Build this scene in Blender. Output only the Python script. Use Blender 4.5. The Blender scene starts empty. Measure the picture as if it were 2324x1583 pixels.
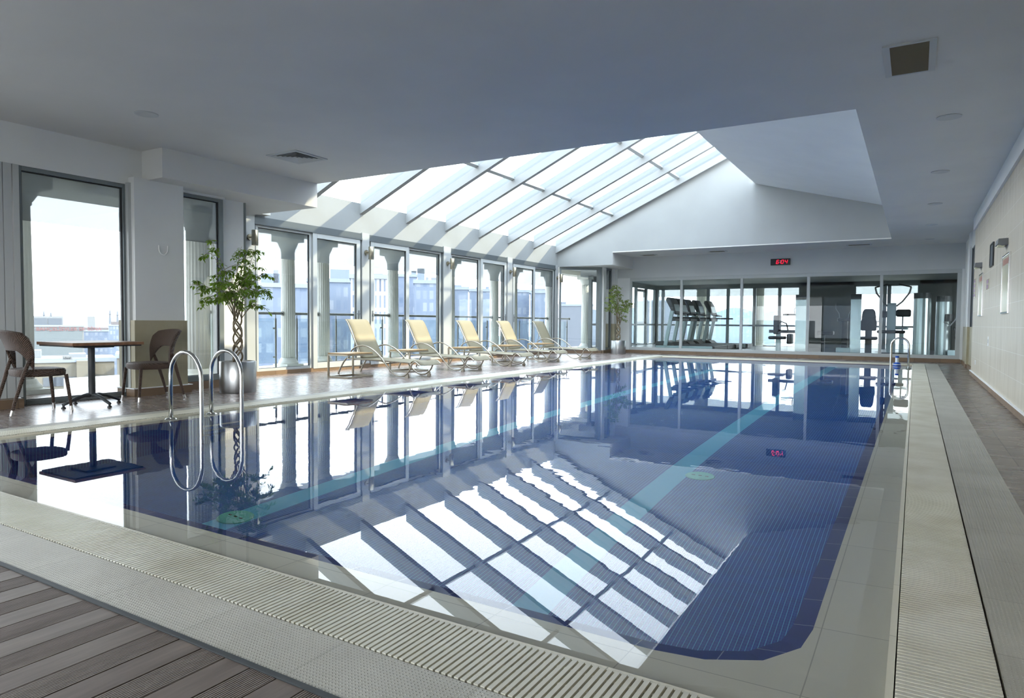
import bpy, bmesh, math, random
from mathutils import Vector, Matrix
random.seed(7)
S = bpy.context.scene
COL = S.collection
PI = math.pi

# ------------------------------------------------------------------ camera
FPX = 1530.385                                   # focal length in pixels of the 2324 px wide frame
def cam_axes():
    yaw, pitch, roll = (math.radians(a) for a in (30.858, -2.286, -0.445))
    cy, sy, cp, sp, cr, sr = math.cos(yaw), math.sin(yaw), math.cos(pitch), math.sin(pitch), math.cos(roll), math.sin(roll)
    f = Vector((-sy * cp, cy * cp, sp)); r = Vector((cy, sy, 0)); d = f.cross(r)
    return r * cr + d * sr, d * cr - r * sr, f
CR, CD, CF = cam_axes()
EYE = Vector((0, 0, 1.0))
cd = bpy.data.cameras.new('camera'); cam = bpy.data.objects.new('camera', cd); COL.objects.link(cam)
cd.sensor_width = 36; cd.lens = FPX / 2324 * 36; cd.clip_start = .05; cd.clip_end = 5000
m = Matrix((CR, -CD, -CF)).transposed().to_4x4(); m.translation = EYE
cam.matrix_world = m; S.camera = cam
def ray(x, y):
    return CR * ((x - 1162) / FPX) + CD * ((y - 791.5) / FPX) + CF
def at_dist(x, y, D):                            # point on the pixel's line of sight, D metres away on the ground plan
    d = ray(x, y); return EYE + d * (D / math.hypot(d.x, d.y))
def on_y(x, y, Y):
    d = ray(x, y); return EYE + d * (Y / d.y)
def on_x(x, y, X):
    d = ray(x, y); return EYE + d * (X / d.x)
def on_z(x, y, z=0):
    d = ray(x, y); return EYE + d * ((z - 1) / d.z)

# ------------------------------------------------------------------ sky, sun, exposure
w = bpy.data.worlds.new('sky'); S.world = w; w.use_nodes = True
nt = w.node_tree; nt.nodes.clear()
def N(t, kind, **kw):
    n = t.nodes.new(kind)
    for k, v in kw.items():
        if k.startswith('i_'): n.inputs[k[2:].replace('_', ' ')].default_value = v
        else: setattr(n, k, v)
    return n
tc = N(nt, 'ShaderNodeTexCoord'); sx = N(nt, 'ShaderNodeSeparateXYZ'); rp = N(nt, 'ShaderNodeValToRGB')
nt.links.new(tc.outputs['Generated'], sx.inputs[0]); nt.links.new(sx.outputs['Z'], rp.inputs[0])
e = rp.color_ramp.elements
e[0].position = 0.0; e[0].color = (.92, .95, 1.0, 1); e[1].position = 1.0; e[1].color = (.66, .80, 1.0, 1)
x = e.new(.06); x.color = (.97, .985, 1.0, 1)
x = e.new(.35); x.color = (.84, .92, 1.0, 1)
bg = N(nt, 'ShaderNodeBackground'); bg.inputs['Strength'].default_value = 8.0
wo = N(nt, 'ShaderNodeOutputWorld')
nt.links.new(rp.outputs[0], bg.inputs[0]); nt.links.new(bg.outputs[0], wo.inputs[0])
sd = bpy.data.lights.new('sun', 'SUN'); sd.energy = 7.5; sd.angle = math.radians(.9); sd.color = (1.0, .89, .64)
sun = bpy.data.objects.new('sun', sd); COL.objects.link(sun)
sun.rotation_euler = Vector((1, .60, .87)).to_track_quat('Z', 'Y').to_euler()
sun.location = (20, 20, 25)
S.view_settings.view_transform = 'Standard'; S.view_settings.look = 'None'
S.view_settings.exposure = 0.4; S.view_settings.gamma = 1.0; S.view_settings.use_curve_mapping = False
cy = S.cycles
cy.max_bounces = 10; cy.diffuse_bounces = 5; cy.glossy_bounces = 5; cy.transmission_bounces = 6; cy.transparent_max_bounces = 24
cy.caustics_refractive = True; cy.caustics_reflective = False; cy.blur_glossy = 1.0
cy.sample_clamp_indirect = 6.0; cy.use_denoising = True

# ------------------------------------------------------------------ helpers
def srgb(r, g, b):
    f = lambda c: (c / 255 / 12.92) if c <= 10 else ((c / 255 + .055) / 1.055) ** 2.4
    return (f(r), f(g), f(b), 1)
class MB:
    def __init__(s): s.v = []; s.f = []
    def add(s, vs, fs):
        k = len(s.v); s.v += [tuple(p) for p in vs]; s.f += [tuple(k + i for i in q) for q in fs]; return s
    def box(s, a, b):
        x0, x1 = sorted((a[0], b[0])); y0, y1 = sorted((a[1], b[1])); z0, z1 = sorted((a[2], b[2]))
        return s.add([(x0, y0, z0), (x1, y0, z0), (x1, y1, z0), (x0, y1, z0), (x0, y0, z1), (x1, y0, z1), (x1, y1, z1), (x0, y1, z1)],
                     [(3, 2, 1, 0), (4, 5, 6, 7), (0, 1, 5, 4), (1, 2, 6, 5), (2, 3, 7, 6), (3, 0, 4, 7)])
    def bar(s, p, q, w, h, up=(0, 0, 1)):        # rectangular bar from p to q, w across, h along up
        p, q = Vector(p), Vector(q); t = (q - p).normalized(); u = Vector(up); u = (u - t * u.dot(t))
        if u.length < 1e-6: u = Vector((1, 0, 0))
        u.normalize(); n = t.cross(u); vs = []
        for c in (p, q):
            for a, b in ((-1, -1), (1, -1), (1, 1), (-1, 1)): vs.append(c + n * (a * w / 2) + u * (b * h / 2))
        return s.add(vs, [(0, 1, 2, 3), (7, 6, 5, 4), (0, 4, 5, 1), (1, 5, 6, 2), (2, 6, 7, 3), (3, 7, 4, 0)])
    def tube(s, pts, r, seg=10, closed=False, flat=1.0):
        P = [Vector(p) for p in pts]; n = len(P); R = r if isinstance(r, (list, tuple)) else [r] * n
        T = []
        for i in range(n):
            a = P[i - 1] if (i or closed) else P[i]; b = P[(i + 1) % n] if (i < n - 1 or closed) else P[i]
            T.append((b - a).normalized())
        u = Vector((0, 0, 1)) if abs(T[0].z) < .9 else Vector((1, 0, 0))
        u = (u - T[0] * u.dot(T[0])).normalized(); vs = []
        for i in range(n):
            u = (u - T[i] * u.dot(T[i])).normalized(); v = T[i].cross(u)
            for k in range(seg):
                a = 2 * PI * k / seg; vs.append(P[i] + u * (math.cos(a) * R[i] * flat) + v * (math.sin(a) * R[i]))
        fs = []
        for i in range(n if closed else n - 1):
            j = (i + 1) % n
            for k in range(seg):
                l = (k + 1) % seg; fs.append((i * seg + k, i * seg + l, j * seg + l, j * seg + k))
        if not closed: fs += [tuple(range(seg - 1, -1, -1)), tuple((n - 1) * seg + k for k in range(seg))]
        return s.add(vs, fs)
    def lathe(s, prof, seg=24, c=(0, 0, 0), flute=0, nf=16):
        vs = []; n = len(prof)
        for r, z in prof:
            for k in range(seg):
                a = 2 * PI * k / seg; q = r
                if flute: q = r - flute * abs(math.cos(a * nf / 2)) ** 1.0
                vs.append((c[0] + q * math.cos(a), c[1] + q * math.sin(a), c[2] + z))
        fs = []
        for i in range(n - 1):
            for k in range(seg):
                l = (k + 1) % seg; fs.append((i * seg + k, i * seg + l, (i + 1) * seg + l, (i + 1) * seg + k))
        fs += [tuple(range(seg - 1, -1, -1)), tuple((n - 1) * seg + k for k in range(seg))]
        return s.add(vs, fs)
    def prism(s, poly, f0, f1):                  # poly points -> two loops through f0(p), f1(p)
        n = len(poly); vs = [f0(p) for p in poly] + [f1(p) for p in poly]
        return s.add(vs, [tuple(range(n - 1, -1, -1)), tuple(range(n, 2 * n))] + [(i, (i + 1) % n, n + (i + 1) % n, n + i) for i in range(n)])
    def grid(s, nu, nv, fn):
        vs = [fn(i / nu, j / nv) for j in range(nv + 1) for i in range(nu + 1)]
        return s.add(vs, [(j * (nu + 1) + i, j * (nu + 1) + i + 1, (j + 1) * (nu + 1) + i + 1, (j + 1) * (nu + 1) + i) for j in range(nv) for i in range(nu)])
    def build(s, name, mat, parent=None, smooth=False, bevel=0, solid=0, loc=None, sub=0, keep=False):
        me = bpy.data.meshes.new(name); me.from_pydata(s.v, [], s.f)
        if not keep: bm = bmesh.new(); bm.from_mesh(me); bmesh.ops.recalc_face_normals(bm, faces=bm.faces); bm.to_mesh(me); bm.free()
        if mat: me.materials.append(mat)
        o = bpy.data.objects.new(name, me); COL.objects.link(o)
        if smooth:
            for p in me.polygons: p.use_smooth = True
            if smooth != 'all':
                try: me.set_sharp_from_angle(angle=math.radians(40))
                except Exception: pass
        if solid:
            q = o.modifiers.new('solidify', 'SOLIDIFY'); q.thickness = solid; q.offset = 0
        if sub:
            q = o.modifiers.new('subsurf', 'SUBSURF'); q.levels = sub; q.render_levels = sub
        if bevel:
            q = o.modifiers.new('bevel', 'BEVEL'); q.width = bevel; q.segments = 2; q.limit_method = 'ANGLE'; q.angle_limit = math.radians(40)
        if parent: o.parent = parent
        if loc: o.location = loc
        return o
def tag(o, label=None, cat=None, group=None, kind=None):
    if label: o['label'] = label
    if cat: o['category'] = cat
    if group: o['group'] = group
    if kind: o['kind'] = kind
    return o
def thing(name, label, cat, loc=(0, 0, 0), rz=0, group=None, kind=None):
    o = bpy.data.objects.new(name, None); COL.objects.link(o); o.empty_display_size = .1
    o.location = loc; o.rotation_euler = (0, 0, rz)
    return tag(o, label, cat, group, kind)
def struct(mb, name, mat, label, cat, **kw):
    return tag(mb.build(name, mat, **kw), label, cat, kind='structure')
def copy_tree(o, parent=None):
    c = o.copy(); COL.objects.link(c)
    if parent: c.parent = parent; c.matrix_parent_inverse = o.matrix_parent_inverse.copy()
    for ch in list(o.children): copy_tree(ch, c)
    return c
def again(o, loc, rz, label, group=None):
    c = copy_tree(o); c.location = loc; c.rotation_euler = (0, 0, rz); c['label'] = label
    if group: c['group'] = group
    return c

# ------------------------------------------------------------------ materials
def newmat(name):
    mt = bpy.data.materials.new(name); mt.use_nodes = True; return mt, mt.node_tree, mt.node_tree.nodes['Principled BSDF']
def pbr(name, col, rough=.5, metal=0, spec=.5, **kw):
    mt, t, b = newmat(name)
    b.inputs['Base Color'].default_value = col; b.inputs['Roughness'].default_value = rough
    b.inputs['Metallic'].default_value = metal; b.inputs['Specular IOR Level'].default_value = spec
    return mt
def lk(t, a, b): t.links.new(a, b)
def coords(t, kind='world', scale=(1, 1, 1), rot=(0, 0, 0), loc=(0, 0, 0)):
    mp = N(t, 'ShaderNodeMapping'); mp.inputs['Scale'].default_value = scale; mp.inputs['Rotation'].default_value = rot; mp.inputs['Location'].default_value = loc
    if kind == 'world': lk(t, N(t, 'ShaderNodeNewGeometry').outputs['Position'], mp.inputs[0])
    else: lk(t, N(t, 'ShaderNodeTexCoord').outputs['Object'], mp.inputs[0])
    return mp.outputs[0]
def noise(t, vec, scale, detail=3, rough=.5):
    n = N(t, 'ShaderNodeTexNoise'); n.inputs['Scale'].default_value = scale; n.inputs['Detail'].default_value = detail; n.inputs['Roughness'].default_value = rough
    lk(t, vec, n.inputs['Vector']); return n.outputs['Fac']
def ramp(t, fac, *stops):
    r = N(t, 'ShaderNodeValToRGB'); el = r.color_ramp.elements
    el[0].position, el[0].color = stops[0]; el[1].position, el[1].color = stops[-1]
    for p, c in stops[1:-1]: q = el.new(p); q.color = c
    lk(t, fac, r.inputs[0]); return r.outputs[0]
def mix(t, fac, a, b, mode='MIX'):
    n = N(t, 'ShaderNodeMix', data_type='RGBA', blend_type=mode)
    for sock, v in ((0, fac), (6, a), (7, b)):
        if hasattr(v, 'is_output'): lk(t, v, n.inputs[sock])
        else: n.inputs[sock].default_value = v
    return n.outputs[2]
def mth(t, op, a, b=0.0, c=None):
    n = N(t, 'ShaderNodeMath', operation=op)
    for i, v in enumerate((a, b, c)):
        if v is None: continue
        if hasattr(v, 'is_output'): lk(t, v, n.inputs[i])
        else: n.inputs[i].default_value = v
    return n.outputs[0]
def bump(t, b, h, dist, strength=1.0):
    n = N(t, 'ShaderNodeBump'); n.inputs['Distance'].default_value = dist; n.inputs['Strength'].default_value = strength
    lk(t, h, n.inputs['Height']); lk(t, n.outputs[0], b.inputs['Normal'])
def brick(t, vec, bw, rh, mortar, c1, c2, cm, offset=0.0, bias=0.0):
    n = N(t, 'ShaderNodeTexBrick'); n.offset = offset; n.squash = 1.0
    lk(t, vec, n.inputs['Vector']); n.inputs['Scale'].default_value = 1.0
    n.inputs['Brick Width'].default_value = bw; n.inputs['Row Height'].default_value = rh
    n.inputs['Mortar Size'].default_value = mortar; n.inputs['Mortar Smooth'].default_value = .1; n.inputs['Bias'].default_value = bias
    n.inputs['Color1'].default_value = c1; n.inputs['Color2'].default_value = c2; n.inputs['Mortar'].default_value = cm
    return n
def sep(t, v):
    n = N(t, 'ShaderNodeSeparateXYZ'); lk(t, v, n.inputs[0]); return n.outputs
def comb(t, x=0.0, y=0.0, z=0.0):
    n = N(t, 'ShaderNodeCombineXYZ')
    for i, v in enumerate((x, y, z)):
        if hasattr(v, 'is_output'): lk(t, v, n.inputs[i])
        else: n.inputs[i].default_value = v
    return n.outputs[0]

def paint(name, col, rough=.6):
    mt, t, b = newmat(name)
    f = noise(t, coords(t), 1.3, 4)
    d = tuple(c * .94 for c in col[:3]) + (1,)
    lk(t, ramp(t, f, (.3, d), (.7, col)), b.inputs['Base Color']); b.inputs['Roughness'].default_value = rough
    b.inputs['Specular IOR Level'].default_value = .3
    return mt
M = {}
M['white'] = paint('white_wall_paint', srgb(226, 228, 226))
M['roofwhite_dim'] = paint('roof_white_paint_dimmed', srgb(160, 163, 162))  # the white paint, darkened in colour to offset the strong roof light
M['pillar'] = paint('pillar_white_paint_dimmed', srgb(178, 181, 180))  # same white, darkened in colour where the sun strikes the pillars
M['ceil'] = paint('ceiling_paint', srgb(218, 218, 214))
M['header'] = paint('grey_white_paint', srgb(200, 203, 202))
M['gymwall'] = pbr('gym_grey_wall', srgb(120, 124, 122), .6)
M['gymceil'] = pbr('gym_ceiling', srgb(150, 154, 154), .7)
M['alu'] = pbr('white_aluminium', srgb(182, 186, 185), .35, 0, .5)
M['alugrey'] = pbr('grey_aluminium', srgb(122, 130, 132), .38, .35)
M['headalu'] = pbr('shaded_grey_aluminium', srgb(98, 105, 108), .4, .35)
M['gasket'] = pbr('black_gasket', srgb(38, 38, 40), .6)
M['steel'] = pbr('polished_steel', srgb(205, 205, 202), .16, 1.0)
M['railsteel'] = pbr('rail_steel', srgb(132, 134, 130), .4, .6)
M['lampmetal'] = pbr('brushed_nickel', srgb(176, 168, 148), .3, 1.0)
M['chrome'] = pbr('chrome', srgb(225, 225, 225), .1, 1.0)
M['black'] = pbr('black_plastic', srgb(26, 26, 28), .45)
M['dark'] = pbr('dark_grey', srgb(58, 62, 64), .5)
M['vinyl'] = pbr('black_vinyl', srgb(40, 42, 44), .5)
M['gymsteel'] = pbr('gym_silver', srgb(176, 192, 194), .35, .3)
M['gymcover'] = pbr('gym_cover_steel', srgb(176, 186, 186), .25, .7)
M['panel_dark'] = pbr('charcoal_panel', srgb(70, 74, 78), .5)
M['stone'] = paint('column_stone', srgb(232, 233, 226), .8)
M['soil'] = pbr('soil', srgb(50, 40, 32), .9)
M['slab'] = paint('balcony_concrete', srgb(228, 226, 216), .8)

def brushed(name, col, rough):
    mt, t, b = newmat(name)
    f = noise(t, coords(t, 'object', (60, 60, 1.0)), 3, 2)
    lk(t, ramp(t, f, (.3, tuple(c * .85 for c in col[:3]) + (1,)), (.7, col)), b.inputs['Base Color'])
    b.inputs['Metallic'].default_value = 1; b.inputs['Roughness'].default_value = rough; b.inputs['Anisotropic'].default_value = 0.0
    return mt
M['pot'] = brushed('brushed_steel_pot', srgb(190, 192, 192), .32)

def glass_pane(name, tint=(.95, .97, .97, 1), f0=.035, top=.8):
    mt = bpy.data.materials.new(name); mt.use_nodes = True; t = mt.node_tree; t.nodes.clear()
    o = N(t, 'ShaderNodeOutputMaterial'); tr = N(t, 'ShaderNodeBsdfTransparent'); gl = N(t, 'ShaderNodeBsdfGlossy'); mx = N(t, 'ShaderNodeMixShader')
    tr.inputs[0].default_value = tint; gl.inputs['Roughness'].default_value = 0.0; gl.inputs['Color'].default_value = (1, 1, 1, 1)
    lw = N(t, 'ShaderNodeLayerWeight')
    p = mth(t, 'POWER', lw.outputs['Facing'], 5.0)
    lk(t, mth(t, 'MULTIPLY_ADD', p, top - f0, f0), mx.inputs[0])
    lk(t, tr.outputs[0], mx.inputs[1]); lk(t, gl.outputs[0], mx.inputs[2]); lk(t, mx.outputs[0], o.inputs[0])
    return mt
M['glass'] = glass_pane('window_glass', (.66, .68, .69, 1), .035)
M['roofglass'] = glass_pane('roof_glass', (.83, .84, .84, 1), .03)
M['gymglass'] = glass_pane('gym_glass', (.90, .94, .94, 1), .018)
def film():                                      # greyish semi-clear privacy film on the upper part of the panes
    mt = bpy.data.materials.new('privacy_film'); mt.use_nodes = True; t = mt.node_tree; t.nodes.clear()
    o = N(t, 'ShaderNodeOutputMaterial'); tr = N(t, 'ShaderNodeBsdfTransparent'); df = N(t, 'ShaderNodeBsdfDiffuse'); mx = N(t, 'ShaderNodeMixShader')
    tr.inputs[0].default_value = (.98, 1.0, 1.0, 1); df.inputs[0].default_value = (.55, .57, .58, 1); mx.inputs[0].default_value = .52
    lk(t, tr.outputs[0], mx.inputs[1]); lk(t, df.outputs[0], mx.inputs[2]); lk(t, mx.outputs[0], o.inputs[0]); return mt
M['film'] = film()
M['clear'] = glass_pane('clear_glass', (.98, .98, .98, 1), .03)
M['railglass'] = glass_pane('rail_glass', (.87, .93, .94, 1), .04)
M['bottle'] = glass_pane('clear_plastic', (.9, .93, .93, 1), .05)

def tile_floor(name, c1, c2, size, grout, rough=.3, rot=0.0, streak=True):
    mt, t, b = newmat(name)
    v = coords(t, 'world', rot=(0, 0, rot))
    bk = brick(t, v, size, size, .0042, c1, c2, grout)
    n1 = noise(t, coords(t, 'world', (1.0, 1.5, 1)), 1.8, 5)
    lk(t, mix(t, .35, bk.outputs['Color'], ramp(t, n1, (.25, (.45, .45, .45, 1)), (.75, (.8, .8, .8, 1))), 'OVERLAY'), b.inputs['Base Color'])
    n2 = noise(t, coords(t, 'world', (.8, 3, 1)), 3, 4)
    lk(t, mth(t, 'MULTIPLY_ADD', n2, .12, rough - .06), b.inputs['Roughness'])
    h = mth(t, 'SUBTRACT', 1.0, bk.outputs['Fac'])
    bump(t, b, h, .0004)
    return mt
M['floor'] = tile_floor('brown_floor_tile', srgb(132, 117, 110), srgb(124, 110, 104), .33, srgb(70, 62, 58), .27)
M['floor_r'] = tile_floor('wet_brown_tile', srgb(110, 97, 86), srgb(98, 87, 78), .33, srgb(52, 47, 44), .28)
M['skirt'] = tile_floor('brown_skirting', srgb(124, 102, 80), srgb(114, 95, 76), .6, srgb(92, 78, 64), .4)
M['gymfloor'] = pbr('gym_floor', srgb(120, 128, 134), .4)

def studded(name, axis):
    mt, t, b = newmat(name)
    p = sep(t, coords(t))
    k = 2 * PI / .0125
    sxn = mth(t, 'SINE', mth(t, 'MULTIPLY', p[0], k)); syn = mth(t, 'SINE', mth(t, 'MULTIPLY', p[1], k))
    h = mth(t, 'MULTIPLY', mth(t, 'MAXIMUM', sxn, 0), mth(t, 'MAXIMUM', syn, 0))
    bk = brick(t, comb(t, p[axis], p[1 - axis], 0.0), .5, 50, .0018, (1, 1, 1, 1), (.93, .93, .93, 1), (.62, .62, .60, 1))
    base = ramp(t, noise(t, coords(t), 2.2, 4), (.3, srgb(188, 184, 170)), (.7, srgb(210, 206, 193)))
    base = mix(t, h, mix(t, .25, base, (.2, .2, .19, 1)), base)
    lk(t, mix(t, 1.0, base, bk.outputs['Color'], 'MULTIPLY'), b.inputs['Base Color']); b.inputs['Roughness'].default_value = .45
    bump(t, b, h, .004, .8)
    return mt
M['stud_x'] = studded('studded_coping_tile', 0)
M['stud_y'] = studded('studded_coping_tile_long', 1)
def grate_mat():
    mt, t, b = newmat('grate_plastic')
    f = noise(t, coords(t), 3, 4)
    lk(t, ramp(t, f, (.35, srgb(203, 198, 180)), (.65, srgb(220, 217, 203))), b.inputs['Base Color']); b.inputs['Roughness'].default_value = .4
    return mt
M['grate'] = grate_mat()
def ledge_mat():
    mt, t, b = newmat('cream_pool_tile')
    p = coords(t, 'world', loc=(0.245, .02, 0))
    bk = brick(t, p, .5, .5, .002, srgb(232, 226, 206), srgb(227, 222, 203), srgb(188, 182, 164))
    lk(t, bk.outputs['Color'], b.inputs['Base Color']); b.inputs['Roughness'].default_value = .4
    return mt
M['ledge'] = ledge_mat()
def mosaic():
    mt, t, b = newmat('blue_pool_mosaic')
    p = sep(t, coords(t)); n = N(t, 'ShaderNodeNewGeometry'); nz = mth(t, 'ABSOLUTE', sep(t, n.outputs['Normal'])[2])
    u = mth(t, 'MULTIPLY_ADD', noise(t, coords(t), 1.5, 2), .0, p[0])
    # floor uses X,Y; walls use X+Y along and Z up
    vz = mth(t, 'MULTIPLY_ADD', nz, mth(t, 'SUBTRACT', p[1], p[2]), p[2])
    uu = mth(t, 'MULTIPLY_ADD', mth(t, 'SUBTRACT', 1.0, nz), p[1], u)
    vec = comb(t, uu, vz, 0.0)
    bk = brick(t, vec, .0265, .0265, .0016, srgb(26, 56, 146), srgb(32, 68, 164), srgb(58, 128, 170))
    # bright grout along the pool only
    fr = mth(t, 'FRACT', mth(t, 'DIVIDE', uu, .0265)); line = mth(t, 'LESS_THAN', mth(t, 'ABSOLUTE', mth(t, 'SUBTRACT', fr, .5)), .06)
    big = noise(t, coords(t), 9, 2)
    base = mix(t, .35, bk.outputs['Color'], ramp(t, big, (.35, srgb(24, 52, 140)), (.65, srgb(40, 84, 184))))
    base = mix(t, line, base, srgb(120, 205, 225))
    # two light blue lane lines along X = const on the floor
    x = p[0]
    l1 = mth(t, 'LESS_THAN', mth(t, 'ABSOLUTE', mth(t, 'ADD', x, 1.84)), .11)
    l2 = mth(t, 'LESS_THAN', mth(t, 'ABSOLUTE', mth(t, 'ADD', x, 4.22)), .11)
    lane = mth(t, 'MULTIPLY', mth(t, 'MAXIMUM', l1, l2), mth(t, 'GREATER_THAN', nz, .5))
    base = mix(t, lane, base, srgb(96, 190, 222))
    lk(t, base, b.inputs['Base Color']); b.inputs['Roughness'].default_value = .3
    return mt
M['mosaic'] = mosaic()
def ribbed():
    mt, t, b = newmat('dark_blue_ribbed_tile')
    p = sep(t, coords(t))
    bk = brick(t, comb(t, p[0], p[1], 0.0), .2485, .2485, .0016, srgb(30, 42, 112), srgb(34, 46, 118), srgb(170, 175, 190))
    lk(t, bk.outputs['Color'], b.inputs['Base Color']); b.inputs['Roughness'].default_value = .35
    return mt
M['ribbed'] = ribbed()
def water():
    mt = bpy.data.materials.new('pool_water'); mt.use_nodes = True; t = mt.node_tree; t.nodes.clear()
    o = N(t, 'ShaderNodeOutputMaterial'); g = N(t, 'ShaderNodeBsdfGlass'); g.inputs['IOR'].default_value = 1.333
    g.inputs['Roughness'].default_value = 0.0; g.inputs['Color'].default_value = (.985, .995, 1.0, 1)
    p = coords(t, 'world', (1.0, 1.6, 1))
    n1 = noise(t, p, 2.6, 2); n2 = noise(t, coords(t, 'world', (1.0, 1.0, 1)), 9, 2)
    patch = ramp(t, noise(t, coords(t), .55, 1), (.38, (.25, .25, .25, 1)), (.62, (1, 1, 1, 1)))
    # the water lies still by the near edge and ripples a little further out
    yy = sep(t, coords(t))[1]
    calm = mth(t, 'MINIMUM', mth(t, 'MAXIMUM', mth(t, 'MULTIPLY', mth(t, 'SUBTRACT', yy, 2.1), 1.2), .05), 1.0)
    h = mth(t, 'MULTIPLY', mth(t, 'MULTIPLY', mth(t, 'MULTIPLY_ADD', n2, .16, n1), patch), calm)
    bn = N(t, 'ShaderNodeBump'); bn.inputs['Distance'].default_value = .00075; bn.inputs['Strength'].default_value = 1.0
    lk(t, h, bn.inputs['Height']); lk(t, bn.outputs[0], g.inputs['Normal']); lk(t, g.outputs[0], o.inputs[0])
    return mt
M['water'] = water()
def wall_tile():
    mt, t, b = newmat('beige_wall_tile')
    p = sep(t, coords(t))
    row = mth(t, 'FRACT', mth(t, 'DIVIDE', mth(t, 'SUBTRACT', p[2], .08), .30)); joint = mth(t, 'LESS_THAN', row, .012)
    col_ = mth(t, 'LESS_THAN', mth(t, 'FRACT', mth(t, 'DIVIDE', p[1], .60)), .002)
    st = noise(t, comb(t, mth(t, 'MULTIPLY', p[1], 14), mth(t, 'MULTIPLY', p[2], .7), 0.0), 1.2, 4)
    base = ramp(t, st, (.3, srgb(182, 172, 152)), (.7, srgb(208, 200, 184)))
    base = mix(t, mth(t, 'MULTIPLY', col_, .35), base, srgb(160, 152, 136))
    base = mix(t, joint, base, srgb(226, 225, 218))
    lk(t, base, b.inputs['Base Color']); b.inputs['Roughness'].default_value = .35
    return mt
M['walltile'] = wall_tile()
def dado_tile():
    mt, t, b = newmat('olive_dado_tile')
    p = sep(t, coords(t))
    bk = brick(t, comb(t, mth(t, 'ADD', p[1], p[0]), mth(t, 'SUBTRACT', p[2], .085), 0.0), 3, .30, .002, (1, 1, 1, 1), (.97, .97, .97, 1), (1.1, 1.1, 1.08, 1))
    n = noise(t, coords(t), 3, 4)
    lk(t, mix(t, 1.0, ramp(t, n, (.3, srgb(156, 148, 122)), (.7, srgb(172, 164, 138))), bk.outputs['Color'], 'MULTIPLY'), b.inputs['Base Color'])
    b.inputs['Roughness'].default_value = .4
    return mt
M['dado'] = dado_tile()
def wood(name, c1, c2, scale=(1, 12, 12), kind='object', rough=.45):
    mt, t, b = newmat(name)
    f = noise(t, coords(t, kind, scale), 2.0, 6, .6)
    lk(t, ramp(t, f, (.3, c1), (.7, c2)), b.inputs['Base Color']); b.inputs['Roughness'].default_value = rough
    return mt
M['tablewood'] = wood('table_walnut', srgb(112, 78, 52), srgb(138, 100, 70))
M['slatwood'] = wood('table_oak', srgb(160, 126, 84), srgb(190, 156, 108))
def plank(name, grooved):
    mt, t, b = newmat(name)
    oi = N(t, 'ShaderNodeObjectInfo')
    v = coords(t, 'world', (14, 1.6, 1))
    f = noise(t, v, 1.6, 6, .62)
    c = ramp(t, f, (.25, srgb(92, 80, 72)), (.6, srgb(120, 108, 100)), (.85, srgb(140, 124, 110)))
    lk(t, c, b.inputs['Base Color']); b.inputs['Roughness'].default_value = .42 if not grooved else .6
    if grooved:
        x = sep(t, coords(t))[0]
        bump(t, b, mth(t, 'SINE', mth(t, 'MULTIPLY', x, 2 * PI / .0085)), .0022, 1.0)
    else: bump(t, b, f, .0008, .6)
    return mt
M['plank'] = plank('smooth_deck_plank', False); M['plankg'] = plank('grooved_deck_plank', True)
def wicker():
    mt, t, b = newmat('brown_wicker')
    p = sep(t, coords(t, 'object'))
    ang = mth(t, 'ARCTAN2', p[0], p[1]); k = 2 * PI / .017
    a = mth(t, 'SINE', mth(t, 'MULTIPLY', mth(t, 'ADD', p[0], mth(t, 'MULTIPLY', p[1], .6)), k))
    c = mth(t, 'SINE', mth(t, 'MULTIPLY', mth(t, 'ADD', p[2], mth(t, 'MULTIPLY', p[1], .35)), k))
    h = mth(t, 'MULTIPLY', a, c)
    lk(t, ramp(t, mth(t, 'MULTIPLY_ADD', h, .5, .5), (.0, srgb(34, 26, 22)), (.45, srgb(96, 76, 64)), (1.0, srgb(126, 103, 88))), b.inputs['Base Color'])
    b.inputs['Roughness'].default_value = .5; bump(t, b, h, .008, 1.0)
    return mt
M['wicker'] = wicker()
def sling():
    mt, t, b = newmat('cream_sling_fabric')
    p = sep(t, coords(t, 'object')); k = 2 * PI / .012
    h = mth(t, 'MULTIPLY', mth(t, 'SINE', mth(t, 'MULTIPLY', p[0], k)), mth(t, 'SINE', mth(t, 'MULTIPLY', p[1], k)))
    lk(t, ramp(t, mth(t, 'MULTIPLY_ADD', h, .5, .5), (0, srgb(126, 118, 94)), (1, srgb(143, 134, 110))), b.inputs['Base Color'])
    b.inputs['Roughness'].default_value = .75
    return mt
M['sling'] = sling()
M['frame_cream'] = pbr('champagne_frame', srgb(176, 167, 150), .3, .6)
def leafmat(name, c1, c2):
    mt, t, b = newmat(name)
    f = noise(t, coords(t, 'object'), 7, 2)
    lk(t, ramp(t, f, (.3, c1), (.7, c2)), b.inputs['Base Color']); b.inputs['Roughness'].default_value = .38
    try: b.inputs['Subsurface Weight'].default_value = 0
    except Exception: pass
    tl = N(t, 'ShaderNodeBsdfTranslucent'); mx = N(t, 'ShaderNodeMixShader'); mx.inputs[0].default_value = .35
    tl.inputs[0].default_value = srgb(150, 185, 60)
    out = t.nodes['Material Output']; lk(t, b.outputs[0], mx.inputs[1]); lk(t, tl.outputs[0], mx.inputs[2]); lk(t, mx.outputs[0], out.inputs[0])
    return mt
M['leaf'] = leafmat('ficus_leaf', srgb(58, 88, 34), srgb(104, 136, 48))
M['leaf2'] = leafmat('pale_ficus_leaf', srgb(92, 112, 50), srgb(138, 152, 72))
M['bark'] = wood('ficus_bark', srgb(104, 92, 72), srgb(146, 132, 106), (6, 6, 30))
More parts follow.
